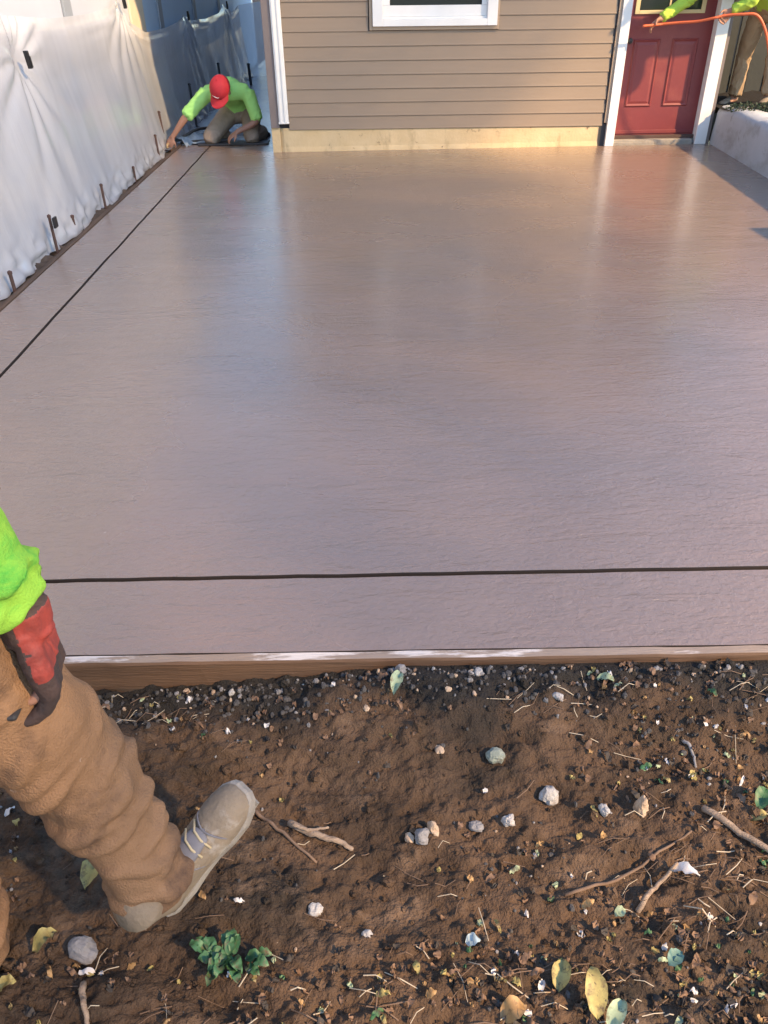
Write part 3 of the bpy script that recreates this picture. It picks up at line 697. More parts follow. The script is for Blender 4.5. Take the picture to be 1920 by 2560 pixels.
def fold_rolls(mb, a, b, R, rolls, seed=0):
    """rolls of gathered cloth that wrap part of the way round a limb; rolls = (t, tilt, start, length, thickness)"""
    a = np.array(a, float); b = np.array(b, float); d = b - a; Ln = np.linalg.norm(d); d = d / Ln
    e1 = np.cross(d, (.3, .9, .2)); e1 /= np.linalg.norm(e1); e2 = np.cross(d, e1)
    g = np.random.default_rng(seed)
    for t, tilt, st, ln, th in rolls:
        pts, rad = [], []
        n = 12; ph = g.uniform(0, 6.28); Rt = R[0] + (R[1] - R[0]) * t
        for i in range(n + 1):
            q = i / n; an = st + ln * q
            pts.append(a + d * (Ln * t + tilt * (q - .5) + .008 * math.sin(q * 7 + ph)) + (e1 * math.cos(an) + e2 * math.sin(an)) * (Rt - th * .35 + .004 * math.sin(q * 9 + ph)))
            rad.append(th * (.25 + .75 * math.sin(math.pi * q) ** .6))
        mb.tube(pts, rad, 8)
def nrm(v): v = np.array(v, float); return v / (np.linalg.norm(v) + 1e-9)
def hand_mb(mb, wrist, fdir, palm, side, curl=.5, sc=1.0):
    """palm and five bent fingers: fdir = direction of the fingers, palm = direction the palm faces, side = direction of the thumb"""
    w_ = np.array(wrist, float); f_ = nrm(fdir); p_ = nrm(np.array(palm, float) - f_ * np.dot(palm, f_)); s_ = nrm(np.array(side, float) - f_ * np.dot(side, f_) - p_ * np.dot(side, p_))
    for k in range(4):
        o = (1.5 - k) * .021 * sc
        mb.tube([w_ + s_ * o * .6, w_ + f_ * .05 * sc + s_ * o * .9, w_ + f_ * .092 * sc + s_ * o], [.017 * sc, .0165 * sc, .0135 * sc], 8)
    for k, L_ in enumerate((.072, .080, .074, .058)):
        o = (1.5 - k) * .0215 * sc; p = w_ + f_ * .092 * sc + s_ * o; d = f_.copy(); pts = [p]
        for seg, q in enumerate((.42, .32, .26)):
            a = curl * (.7 if seg == 0 else 1.0); d = nrm(d * math.cos(a) + p_ * math.sin(a)) if True else d
            p = p + d * L_ * q * sc; pts.append(p)
        mb.tube(pts, [.0112 * sc, .0105 * sc, .0095 * sc, .008 * sc], 8)
    b = w_ + f_ * .022 * sc + s_ * .030 * sc
    d = nrm(f_ * .55 + s_ * .75 + p_ * .25); p1 = b + d * .036 * sc; d2 = nrm(f_ * .85 + s_ * .25 + p_ * (.3 + curl * .5)); p2 = p1 + d2 * .032 * sc; p3 = p2 + nrm(f_ + p_ * curl) * .024 * sc
    mb.tube([w_ + f_ * .01 * sc + s_ * .012 * sc, b, p1, p2, p3], [.016 * sc, .0165 * sc, .013 * sc, .0115 * sc, .009 * sc], 8)

def hball(k, c, r, n, m, R): return ball(c, tuple(np.array(r) * k), n, m, R)
def head_mb(mb, c, face, up, k=1.0):
    c = np.array(c, float); f_ = nrm(face); u_ = nrm(np.array(up, float) - f_ * np.dot(up, f_)); s_ = np.cross(f_, u_); Rm = np.stack([s_, f_, u_], 1)
    at = lambda x, y, z: c + (s_ * x + f_ * y + u_ * z) * k
    mb.add(*hball(k, at(0, -.012, .035), (.076, .095, .092), 16, 10, Rm))
    mb.add(*hball(k, at(0, .020, -.035), (.062, .070, .080), 16, 10, Rm))
    mb.add(*hball(k, at(0, .055, -.082), (.030, .026, .024), 10, 8, Rm))
    mb.tube([at(0, .082, .022), at(0, .098, -.004), at(0, .106, -.022), at(0, .088, -.032)], [.009, .011, .014, .010], 8)
    for q in (-1, 1):
        mb.add(*hball(k, at(q * .078, -.010, -.005), (.012, .020, .032), 10, 8, Rm))
        mb.add(*hball(k, at(q * .034, .074, .032), (.022, .014, .009), 10, 6, Rm))
        mb.add(*hball(k, at(q * .042, .060, -.020), (.020, .020, .018), 10, 6, Rm))
    for dz, r in ((-.052, .008), (-.062, .0095)): mb.tube([at(-.024, .078, dz), at(0, .088, dz), at(.024, .078, dz)], [r * .6, r, r * .6], 8)
    return at, Rm

def person(J, label, shirt, trouser, sleeve='short', origin=None, hands=None, vox=.0085, cloth_amp=(.010, .012), hem=.11, freq=(16, 11), group=None, sleeve_r=1.0, leg_r=1.0, cvox=.011):
    A = {k: np.array(v, float) for k, v in J.items() if isinstance(v, (tuple, list, np.ndarray)) and len(v) == 3 and not isinstance(v[0], tuple)}
    b = MB()
    sp, rs = catmull([A['pelvis'], A['waist'], A['chest'], A['neck']], [.125, .118, .135, .062], 5)
    sh_dir = nrm(A['shR'] - A['shL'])
    b.tube(sp, [r * .98 for r in rs], 16, .78, np.cross(sh_dir, nrm(A['neck'] - A['pelvis'])))
    b.tube([A['shL'], A['chest'] * .5 + (A['shL'] + A['shR']) * .25, A['shR']], [.062, .095, .062], 12)
    b.tube([A['neck'] - nrm(A['neck'] - A['chest']) * .03, A['head'] - np.array(J['face'], float) * 0.03], [.060, .054], 12)
    b.tube([A['hipL'], A['pelvis'], A['hipR']], [.095, .115, .095], 12)
    for s in 'LR':
        P, r = catmull([A['sh' + s], A['el' + s], A['wr' + s]], [.056, .043, .029], 6)
        b.tube(P, r, 12)
        P, r = catmull([A['hip' + s], A['kn' + s], A['an' + s]], [.088, .058, .042], 6)
        b.tube(P, r, 12)
        t = A['to' + s]; an = A['an' + s]
        b.tube([an, an * .75 + t * .25, an * .5 + t * .5], [.036, .030, .022], 10)
    at, Rm = head_mb(b, A['head'], J['face'], J['hup'], J.get('hs', 1.0))
    for s in 'LR':
        h_ = hands[s]; hand_mb(b, A['wr' + s], h_[0], h_[1], h_[2], h_[3])
    V, Nn, Fc = remesh(b, vox, 3, .5)
    org = origin if origin is not None else (A['anL'] + A['anR']) / 2
    body = obj('person', V, Fc, M_skin, None, True, org); tag(body, label, 'person', group)
    for q in (-1, 1):
        o = MB().add(*ball(at(q * .033, .083, .018), .0125, 10, 8)); o.build('eye', M_eye, body, True)
    # shirt
    g_ = MB()
    sp2, rs2 = catmull([A['pelvis'] * .75 + A['waist'] * .25, A['waist'], A['chest'], A['neck'] - nrm(A['neck'] - A['chest']) * .02], [.152, .148, .160, .082], 6)
    g_.tube(sp2, rs2, 18, .80, np.cross(sh_dir, nrm(A['neck'] - A['pelvis'])))
    g_.tube([A['shL'], A['chest'] * .5 + (A['shL'] + A['shR']) * .25, A['shR']], [.080, .118, .080], 14)
    bones = [(A['pelvis'], A['waist'], 1.0), (A['waist'], A['chest'], .8), (A['chest'], A['neck'], .6)]
    for s in 'LR':
        if sleeve == 'short':
            e = A['sh' + s] + (A['el' + s] - A['sh' + s]) * 1.02
            P, r = catmull([A['sh' + s], A['sh' + s] * .5 + e * .5, e], [.083, .076, .074], 5)
        else:
            w0 = A['wr' + s] + (A['el' + s] - A['wr' + s]) * J.get('cuff', .12)
            P, r = catmull([A['sh' + s], A['el' + s], w0], [.084 * sleeve_r, .072 * sleeve_r, .056 * sleeve_r], 7)
            bones.append((A['el' + s], w0, 1.3))
        g_.tube(P, r, 16, cap=True); bones.append((A['sh' + s], A['el' + s], 1.0))
    for a_, b_, R_2, rl in J.get('rolls_shirt', []): fold_rolls(g_, A[a_] if isinstance(a_, str) else a_, A[b_] if isinstance(b_, str) else b_, R_2, rl, 3)
    V, Nn, Fc = remesh(g_, cvox, J.get('csm', 4), .5)
    V = wrinkle(V, Nn, bones, cloth_amp[0], freq[0], 3)
    obj('shirt', V, Fc, shirt, body, True, org)
    # trousers
    g_ = MB()
    g_.tube([A['hipL'], A['pelvis'], A['hipR']], [.122, .140, .122], 16)
    g_.tube([A['pelvis'], A['pelvis'] * .55 + A['waist'] * .45], [.142, .142], 18, .85, np.cross(sh_dir, nrm(A['neck'] - A['pelvis'])))
    bones = [(A['hipL'], A['hipR'], .8)]
    for s in 'LR':
        e = A['an' + s] + nrm(A['kn' + s] - A['an' + s]) * hem
        if 'hem' + s in A: e = A['hem' + s]
        P, r = catmull([A['hip' + s], A['hip' + s] * .45 + A['kn' + s] * .55, A['kn' + s], A['kn' + s] * .45 + e * .55, e], [.122 * leg_r, .104 * leg_r, .088 * leg_r, .084 * leg_r * (.86 if 'hem' + s in A else 1), (.067 if 'hem' + s in A else .086) * leg_r], 7)
        g_.tube(P, r, 18); bones += [(A['hip' + s], A['kn' + s], .9), (A['kn' + s], e, 1.25)]
    for a_, b_, R_2, rl in J.get('rolls_legs', []): fold_rolls(g_, A[a_], A[b_], R_2, rl, 5)
    V, Nn, Fc = remesh(g_, cvox, J.get('csm', 4), .5)
    V = wrinkle(V, Nn, bones, cloth_amp[1], freq[1], 13)
    obj('trousers', V, Fc, trouser, body, True, org)
    return body, at, Rm, A, org

def boot(body, heel, toe_dir, up, m_up, m_so, L_=.31, detail=True, sc=1.0, org=None):
    """heel = bottom of the heel, toe_dir = along the sole, up = away from the sole"""
    x = nrm(toe_dir); z = nrm(np.array(up, float) - x * np.dot(up, x)); y = np.cross(z, x); h0 = np.array(heel, float)
    W = lambda p: h0 + (x * p[0] + y * p[1] + z * p[2]) * sc
    k = L_ / .31
    st = [(.000, .026, .085), (.018, .036, .110), (.060, .041, .125), (.105, .041, .112), (.145, .043, .092), (.190, .048, .074), (.235, .051, .064), (.270, .047, .056), (.295, .036, .046), (.308, .020, .034)]
    V, Fc, n = [], [], 14
    for sx, hw, hh in st:
        for j in range(n):
            a = math.pi * j / (n - 1); cx = math.cos(a); sz = math.sin(a) ** .75
            V.append(W((sx * k, hw * (1.0 if abs(cx) > .98 else 1.04) * cx, .028 + (hh - .0) * sz * .98)))
    for i in range(len(st) - 1):
        for j in range(n - 1): Fc.append((i * n + j, i * n + j + 1, (i + 1) * n + j + 1, (i + 1) * n + j))
    Fc += [tuple(range(n))[::-1], tuple((len(st) - 1) * n + j for j in range(n))]
    shaft, r = catmull([(.055 * k, 0, .07), (.060 * k, 0, .13), (.058 * k, 0, .19)], [.052, .052, .056], 4)
    b = MB().add(V, Fc); b.tube([W(p) for p in shaft], [q * sc for q in r], 16)
    upper = b.build('boot', m_up, body, True, org)
    V, Fc = [], []
    so = [(-.008, .018), (-.004, .032), (.012, .042), (.06, .046), (.11, .043), (.15, .044), (.20, .053), (.25, .055), (.285, .046), (.306, .032), (.314, .016)]
    ring = [(a, b_) for a, b_ in so] + [(a, -b_) for a, b_ in so[::-1]]
    N = len(ring)
    for zz, s_ in ((.0, .96), (.010, 1.0), (.030, 1.0), (.036, .97)):
        for a, b_ in ring: V.append(W((a * k if s_ == 1 else (.155 + (a - .155) * s_) * k, b_ * s_, zz + (.012 * max(0, (a - .24) / .07) ** 2))))
    for i in range(3):
        for j in range(N): Fc.append((i * N + j, i * N + (j + 1) % N, (i + 1) * N + (j + 1) % N, (i + 1) * N + j))
    Fc += [tuple(range(N))[::-1], tuple(3 * N + j for j in range(N))]
    so_ = MB().add(V, Fc)
    if detail:
        for i in range(9):
            xx = .015 + i * .034
            if abs(xx - .125) < .02: continue
            B = MB().box(xx - .008, xx + .008, -.038, .038, -.007, .002); so_.add([W((p[0] * k, p[1], p[2])) for p in B.v], B.f)
    so_.build('boot_sole', m_so, upper, False, org)
    if detail:
        t = MB(); t.tube([W((.10 * k, 0, .150)), W((.13 * k, 0, .128)), W((.165 * k, 0, .112)), W((.205 * k, 0, .098))], [.028 * sc, .030 * sc, .030 * sc, .022 * sc], 10, .45, z)
        t.build('boot_tongue', M_tongue, upper, True, org)
        sm = MB()
        for x0_, x1_, hz in ((.212, .222, .074), (.100, .150, .098)):
            sm.tube([W(((x0_ + (x1_ - x0_) * abs(math.cos(a)) ) * k, .0475 * math.cos(a) * (1.02 if x0_ > .2 else .90), .030 + (hz - .004) * math.sin(a) ** .75)) for a in np.linspace(.12, math.pi - .12, 14)], .0022 * sc, 5)
        sm.build('boot_seam', M_tongue, upper, True, org)
        lc = MB()
        for i in range(5):
            xx = .110 + i * .021; zz = .157 - i * .0118; s = 1 if i % 2 else -1
            lc.tube([W((xx * k, -.034, zz - .022)), W(((xx + .006) * k, -.012, zz)), W(((xx + .010) * k, .012, zz)), W(((xx + .016) * k, .034, zz - .024))], .0028 * sc, 6)
        lc.tube([W((.100 * k, 0, .168)), W((.105 * k, .03, .172)), W((.125 * k, .045, .150)), W((.110 * k, .02, .165))], .0034 * sc, 6)
        lc.build('boot_laces', M_lace, upper, True, org)
    return upper

def cap_on(body, at, Rm, m, org, brim=True, mark=True):
    c = MB(); V, Fc = [], []
    n, mm = 18, 8
    for i in range(mm + 1):
        th = (math.pi * .56) * i / mm
        for k in range(n):
            a = 2 * math.pi * k / n; seam = 1 + .012 * math.cos(6 * a)
            V.append(at(.094 * seam * math.sin(th) * math.cos(a), -.008 + .112 * seam * math.sin(th) * math.sin(a), .042 + .098 * math.cos(th)))
    for i in range(mm):
        for k in range(n): Fc.append((i * n + k, (i + 1) * n + k, (i + 1) * n + (k + 1) % n, i * n + (k + 1) % n))
    c.add(V, Fc); c.add(*ball(at(0, -.008, .140), .008, 8, 6))
    cap = c.build('cap', m, body, True, org)
    V, Fc = [], []
    for lay in (0, 1):
        for i in range(13):
            a = math.pi * (.10 + .80 * i / 12)
            for j in range(5):
                t = j / 4; rx = .090 + .006 * t; y = .095 * math.sin(a) + t * .085 * math.sin(a) ** .7
                V.append(at(rx * math.cos(a) * (1 - .04 * t), -.008 + y, .020 - .030 * t * math.sin(a) - .030 * (math.cos(a)) ** 2 * t - lay * .004))
    for lay in (0, 65):
        for i in range(12):
            for j in range(4):
                q = (lay + i * 5 + j, lay + (i + 1) * 5 + j, lay + (i + 1) * 5 + j + 1, lay + i * 5 + j + 1); Fc.append(q if lay else q[::-1])
    for i in range(12): Fc.append((i * 5 + 4, (i + 1) * 5 + 4, 65 + (i + 1) * 5 + 4, 65 + i * 5 + 4))
    obj('cap_brim', V, Fc, m, cap, True, org)
    if mark:
        P = [at(x, .095 + .012 * math.cos(x * 20), z_) for x, z_ in ((-.034, .058), (-.022, .050), (-.008, .052), (.010, .060), (.030, .072))]
        obj_ = MB().tube([p for p in P], [.003, .007, .008, .006, .002], 6, .5).build('cap_mark', M_capmark, cap, True, org)
    return cap

# kneeling worker at the corner of the slab
Jk = dict(pelvis=(-1.44, 10.42, .30), waist=(-1.47, 10.30, .46), chest=(-1.50, 10.06, .57), neck=(-1.53, 9.88, .585), head=(-1.535, 9.76, .575),
          face=nrm((-.30, -.62, -.70)), hup=nrm((-.12, -.75, .66)),
          shR=(-1.74, 9.98, .535), elR=(-1.97, 9.86, .33), wrR=(-2.17, 9.82, .105),
          shL=(-1.27, 10.00, .54), elL=(-1.19, 9.95, .27), wrL=(-1.42, 9.84, .15), hs=1.2,
          hipR=(-1.57, 10.40, .27), knR=(-1.75, 9.97, .085), anR=(-1.66, 10.42, .06), toR=(-1.66, 10.58, .04),
          hipL=(-1.31, 10.42, .27), knL=(-1.28, 10.00, .085), anL=(-1.20, 10.44, .06), toL=(-1.20, 10.60, .04))
hk = dict(R=((-.45, -.15, -.85), (-.3, .3, -.9), (.5, -.8, 0), .45), L=((-.8, -.25, -.5), (-.2, .1, -1), (0, -1, .1), .5))
bd, at, Rm, A, org = person(Jk, 'kneeling worker in a lime shirt and red cap reaching to the side form', M_limek, M_khaki, 'short', (-1.5, 10.15, 0), hk, hem=.03, cloth_amp=(.007, .006))
cap_on(bd, at, Rm, M_red_cap, org)
boot(bd, A['anR'] + np.array([.0, .02, .035]), (0, .9, -.35), (0, -.3, -.9), M_darkboot, M_darkboot, .29, False, 1.0, org)
boot(bd, A['anL'] + np.array([.0, .02, .035]), (.1, .9, -.35), (0, -.3, -.9), M_darkboot, M_darkboot, .29, False, 1.0, org)
# edging trowel in his hand
tl = empty('edging_trowel', (-2.2, 9.78, .01), 'small grey edging trowel under the kneeling worker\'s hand', 'trowel')
MB().box(-2.255, -2.175, 9.66, 9.86, .004, .010, .002).build('blade', M_tongue, tl)
MB().tube([(-2.215, 9.71, .02), (-2.215, 9.72, .045), (-2.215, 9.80, .05)], [.012, .013, .014], 8).build('handle', M_wood, tl, True)
# knee boards under the kneeling worker
kb = MB().box(-1.90, -1.08, 9.90, 10.14, .001, .022, .006).build('knee_board', M_steel, origin=(-1.5, 10, 0)); tag(kb, 'dark knee board under the kneeling worker', 'board')

# hose worker bending over the planting bed
Jh = dict(pelvis=(4.10, 8.98, 1.30), waist=(3.95, 8.93, 1.42), chest=(3.68, 8.87, 1.52), neck=(3.45, 8.82, 1.62), head=(3.32, 8.76, 1.70), face=nrm((-.75, -.45, -.45)), hup=(-.3, -.1, .9),
          shR=(3.56, 8.98, 1.52), elR=(3.24, 8.86, 1.385), wrR=(2.93, 8.76, 1.215), shL=(3.66, 8.70, 1.56), elL=(3.76, 8.66, 1.38), wrL=(3.60, 8.72, 1.275),
          hipR=(4.05, 9.08, 1.28), knR=(3.965, 9.06, .87), anR=(3.98, 9.12, .47), toR=(3.86, 9.05, .42),
          hipL=(4.18, 8.93, 1.28), knL=(4.17, 8.82, .88), anL=(4.20, 8.82, .50), toL=(4.10, 8.70, .43), cuff=.10)
def away(p, k): return tuple((np.array(p) - np.array([0, 0, 1.52])) * k + np.array([0, 0, 1.52]))
for k_ in list(Jh):
    if k_ in ('face', 'hup', 'cuff'): continue
    Jh[k_] = away(Jh[k_], 1.06 if k_ in ('elR', 'wrR') else 1.05 if k_ in ('pelvis', 'hipL', 'hipR') else 1.075 if k_[:2] in ('kn', 'an', 'to') else 1.03)
for k_ in ('chest', 'neck', 'head', 'shR', 'shL', 'waist'): Jh[k_] = (Jh[k_][0], Jh[k_][1], Jh[k_][2] + .06)
hh = dict(R=((-.75, -.1, -.55), (.1, -.5, -.8), (.3, -.9, 0), .75), L=((-.6, .1, -.7), (-.2, -.9, .1), (-.5, -.1, .8), .9))
bd, at, Rm, A, org = person(Jh, 'worker in lime sleeves and tan trousers bending to pull an orange hose', M_limey, M_tanp, 'long', (4.1, 8.95, .4), hh, hem=.06, cloth_amp=(.009, .010), sleeve_r=.86, leg_r=.92)
cap_on(bd, at, Rm, M_red_cap, org, mark=False)
boot(bd, tuple(A['anL'] + np.array([.06, .07, -.085])), (-.65, -.75, 0), (0, 0, 1), M_boot, M_sole, .29, False, 1.0, org)
boot(bd, tuple(A['anR'] + np.array([.06, .07, -.085])), (-.8, -.5, 0), (0, 0, 1), M_boot, M_sole, .29, False, 1.0, org)
hp, hr = catmull([(2.76, 8.70, 1.165), (2.84, 8.70, 1.17), (2.98, 8.71, 1.18), (3.13, 8.72, 1.188), (3.30, 8.72, 1.196), (3.45, 8.71, 1.222), (3.54, 8.69, 1.24), (3.68, 8.62, 1.25), (3.80, 8.58, 1.24), (3.90, 8.56, 1.12), (3.98, 8.56, .95), (4.05, 8.57, .80), (4.14, 8.58, .66), (4.22, 8.50, .50), (4.30, 8.2, .44), (4.55, 7.7, .47), (4.9, 7.4, .52)], [.0125] * 17, 6)
hp = [np.array(away(p, 1.06 - .03 * min(1, max(0, (p[0] - 2.95) / .5)))) for p in hp]
hs = MB().tube(hp, hr, 9).build('hose', M_orange, None, True, (4.3, 8.2, .44)); tag(hs, 'orange hose stretched between the hands of the worker by the door', 'hose')

# walking worker at the left edge
Jw = dict(pelvis=(-.70, .82, .78), waist=(-.73, .82, .92), chest=(-.73, .83, 1.12), neck=(-.72, .85, 1.34), head=(-.69, .88, 1.46), face=nrm((.8, .55, -.3)), hup=(.1, .1, 1),
          shL=(-.61, .84, 1.26), elL=(-.560, .835, .955), wrL=(-.505, .845, .765), shR=(-.86, .78, 1.27), elR=(-.98, .70, 1.0), wrR=(-.95, .62, .78),
          hipL=(-.66, .845, .765), knL=(-.535, .885, .385), anL=(-.478, .915, .005), toL=(-.33, 1.00, .06),
          hipR=(-.80, .80, .74), knR=(-.77, .79, .36), anR=(-.838, .80, -.02), toR=(-.89, .90, -.08), cuff=.20)
td = nrm((.20, .144, .215)); cdir = nrm((.40, -.90, 1.6))
u1 = np.cross(td, (-.58, .81, 0)); u1 = nrm(u1 if u1[2] > 0 else -u1); u2 = nrm(cdir - td * td.dot(cdir)); bup = nrm(.40 * u1 + .60 * u2)
bheel = np.array([-.478, .878, -.100]) + td * .048
Jw['anL'] = tuple(bheel + td * .055 + bup * .075); Jw['toL'] = tuple(bheel + td * .22 + bup * .05); Jw['hemL'] = tuple(bheel + td * .058 + bup * .105)
def rolls_(n, t0, t1, th, seed, tl=.05):
    g = np.random.default_rng(seed); return [(t0 + (t1 - t0) * (i + g.uniform(.2, .8)) / n, g.uniform(-tl, tl), g.uniform(0, 6.28), g.uniform(1.6, 3.6), g.uniform(.55, 1.0) * th) for i in range(n)]
Jw['rolls_legs'] = [('hipL', 'knL', (.112, .090), rolls_(8, .25, 1.0, .028, 4, .12)), ('knL', 'hemL', (.088, .070), rolls_(11, .0, .93, .024, 9, .09)), ('knR', 'anR', (.09, .088), rolls_(7, .1, .95, .022, 2, .05))]
Jw['rolls_shirt'] = [('elL', 'wrL', (.074, .060), rolls_(9, .0, .80, .022, 6, .04)), ('shL', 'elL', (.08, .074), rolls_(5, .5, 1.0, .02, 8, .05))]
Jw['csm'] = 2
hw = dict(L=((.10, .02, -.99), (-.9, -.2, -.1), (.2, .9, .1), .85), R=((.2, .1, -.9), (.5, .5, 0), (.5, -.5, .2), .4))
bd, at, Rm, A, org = person(Jw, 'worker in tan trousers and lime sleeve striding past in the foreground', M_lime, M_duck, 'long', (-.7, .86, -.12), hw, vox=.007, hem=-.060, cloth_amp=(.007, .008), freq=(18, 15), cvox=.006, sleeve_r=1.0, leg_r=1.02)
cap_on(bd, at, Rm, M_red_cap, org, mark=False)
boot(bd, bheel - td * .012, td, bup, M_boot, M_sole, .325, True, .93, org)
boot(bd, (-.93, .72, -.115), (-.25, .95, -.05), (.1, 0, 1), M_boot, M_sole, .31, True, 1.0, org)
g1 = MB(); hand_mb(g1, A['wrL'], *hw['L'][:4], 1.22); g1.tube([A['wrL'] + np.array([0, 0, .035]), A['wrL'] - np.array([0, 0, .02])], [.040, .038], 12)
V, Nn, Fc = remesh(g1, .0035, 4, .5); V = wrinkle(V, Nn, [(A['wrL'], A['wrL'] + np.array([.01, 0, -.18]), 1.0)], .0035, 40, 8)
gv = obj('glove', V, Fc, M_glove, bd, True, org); gv.data.materials.append(M_glove_red)
zr = A['wrL'][2]
for p_ in gv.data.polygons:
    c_ = p_.center + gv.location + bd.location
    if p_.normal.x - .25 * p_.normal.y > .30 and -.075 < c_.z - zr < .034: p_.material_index = 1
hf = empty('hand_float', (-.54, .80, .66), 'dark hand float with a tan wooden grip held by the striding worker', 'hand tool')
fb = MB().box(-.760, -.525, .770, .880, .640, .650, .004); fb.build('float_blade', M_steel, hf)
hb = MB().tube([(-.640, .795, .650), (-.640, .795, .690), (-.620, .80, .712), (-.560, .805, .712), (-.540, .805, .690), (-.540, .805, .650)], [.012, .013, .017, .018, .013, .012], 10); hb.build('float_grip', M_wood, hf, True)

# ------------------------------------------------------------------ soil litter
def gpt(x, y): return float(gz(np.array([x]), np.array([y]))[0])
M_stw = mat('pale_stone', (.46, .44, .42), .8, (.26, .25, .24), 45, .5, 90)
add_mix(M_stw, (.14, .10, .07), 25, .52, .70)
M_stg = mat('green_grey_stone', (.27, .30, .26), .8, (.15, .18, .15), 45, .5, 90)
add_mix(M_stg, (.12, .09, .06), 25, .52, .70)
M_std = mat('grey_stone', (.26, .25, .25), .8, (.15, .145, .145), 30, .3, 90)
M_stt = mat('tan_stone', (.46, .35, .25), .8, (.32, .23, .16), 30, .3, 90)
M_bark = mat('pale_wood', (.38, .285, .205), .9, (.17, .12, .085), 30, .5, 90, stretch=(1, 4, 4))
M_twig = mat('brown_twig', (.20, .13, .085), .85, (.11, .07, .045), 25)
M_straw = mat('straw', (.55, .48, .36), .8, (.38, .31, .22), 25)
M_lf = {'pale green': mat('pale_green_leaf', (.38, .46, .30), .6, (.24, .31, .18), 60), 'yellow': mat('yellow_leaf', (.40, .34, .11), .6, (.24, .19, .07), 60),
        'orange': mat('orange_leaf', (.40, .25, .10), .6, (.26, .15, .06), 60), 'green': mat('green_leaf', (.06, .17, .06), .55, (.035, .10, .04), 40),
        'teal': mat('teal_scrap', (.13, .25, .21), .6, (.08, .16, .14), 60), 'brown': mat('brown_leaf', (.22, .13, .075), .75, (.12, .075, .05), 40),
        'blue': mat('pale_blue_scrap', (.36, .46, .50), .55, (.26, .34, .38), 40), 'white': mat('white_scrap', (.66, .64, .63), .6, (.48, .47, .46), 40)}
for k_ in ('yellow', 'pale green', 'orange', 'green'):
    add_mix(M_lf[k_], (.10, .065, .035), 45, .50, .66); add_mix(M_lf[k_], (.05, .035, .025), 90, .60, .70, seed=4.0)
def stone(x, y, r, m, name, label, group=None, sq=(1, 1, .75), seed=0, sink=.35):
    V, Fc = ball((0, 0, 0), r, 16, 10); V = np.array(V) * np.array(sq)
    V *= (1 + .34 * fbm(V[:, 0] / r * 1.1 + seed, V[:, 1] / r * 1.3, V[:, 2] / r * 1.3, seed=seed, o=3))[:, None]
    a = seed * 1.7; c, s = math.cos(a), math.sin(a)
    V = np.stack([V[:, 0] * c - V[:, 1] * s, V[:, 0] * s + V[:, 1] * c, V[:, 2]], 1)
    z = gpt(x, y); o = obj(name, V + np.array([x, y, z + r * sq[2] * (.72 - sink)]), Fc, m, None, False, (x, y, z)); return tag(o, label, 'stone', group)
def leaf_mesh(x, y, z, L_, W_, ang, tilt, cup, seed, lobes=0):
    g_ = np.random.default_rng(seed); n = 8; V = []
    d = np.array([math.cos(ang), math.sin(ang), 0]); s = np.array([-math.sin(ang), math.cos(ang), 0]); t = math.tan(tilt)
    for i in range(n + 1):
        q = i / n; wdt = W_ * (math.sin(math.pi * q ** .8) ** .8) * (1 + (.45 * math.sin(q * math.pi * lobes) if lobes else 0)) + .0006
        for k in (-1, 0, 1):
            zz = cup * (abs(k) * wdt * 1.3) + L_ * q * t * math.sin(q * 2.2) + .006 * g_.uniform(-1, 1) + L_ * .18 * math.sin(math.pi * q) + .12 * wdt * math.sin(q * 11 + seed + 2 * k)
            V.append(np.array([x, y, z]) + d * L_ * (q - .5) + s * k * wdt + np.array([0, 0, zz + .004]))
    Fc = []
    for i in range(n):
        for k in (0, 1): Fc.append((i * 3 + k, i * 3 + k + 1, i * 3 + k + 4, i * 3 + k + 3))
    return V, Fc
def leaf(x, y, L_, W_, ang, kind, label, seed, cup=.4, tilt=.2, name='fallen_leaf', cat='leaf', group='leaves and scraps on the soil', lobes=0):
    V, Fc = leaf_mesh(x, y, gpt(x, y) + .003, L_, W_, ang, tilt, cup, seed, lobes); o = obj(name, V, Fc, M_lf[kind], None, True, (x, y, gpt(x, y))); return tag(o, label, cat, group)
def stick(P, r, m, label, name='stick', n=7, cat='stick', lift=.0, seed=0):
    g_ = np.random.default_rng(seed); Q, rr = catmull(P, [r * k for k in np.linspace(1, .6, len(P))], 5)
    Q = [np.array([q[0] + g_.uniform(-1, 1) * r * .25, q[1] + g_.uniform(-1, 1) * r * .25, gpt(q[0], q[1]) + r * .6 + lift + q[2]]) for q in Q]
    o = MB().tube(Q, rr, n).build(name, m, None, True, Q[0]); return tag(o, label, cat, 'sticks on the soil')
stone(.416, 1.147, .026, M_stw, 'stone', 'round pale stone, the largest white one on the soil', None, (1, .95, .85), 2, .25)
stone(.298, 1.247, .021, M_stg, 'stone', 'round grey green stone beyond the big white stone', None, (1.05, 1, .8), 5, .3)
stone(-.62, .82, .027, M_std, 'stone', 'oval grey stone below the striding boot', None, (.8, 1.15, .8), 8, .3)
stone(.228, 1.079, .013, M_std, 'stone', 'small dull stone left of the bluish chip', None, (1.2, 1, .8), 11)
stone(.159, 1.264, .013, M_stt, 'stone', 'small tan stone left of the grey green stone', None, (1.2, 1, .7), 12)
stone(.304, 1.079, .017, M_stw, 'stone', 'bluish white chip on dark soil before the big white stone', None, (1, 1, .9), 13)
stone(.534, 1.089, .015, M_stw, 'stone', 'white chip left of the upright tan chip', None, (1.1, .8, .9), 14)
stone(.624, 1.098, .020, M_stt, 'stone', 'upright tan chip with a yellowish foot right of the white stone', None, (.75, .8, 1.5), 15)
stone(.125, 1.066, .018, M_stt, 'stone', 'pale tan lump standing between two grey pebbles', None, (.9, .8, 1.2), 16)
stone(.098, 1.048, .018, M_std, 'stone', 'grey pebble in front of the pale tan lump', None, (1, 1, .9), 17)
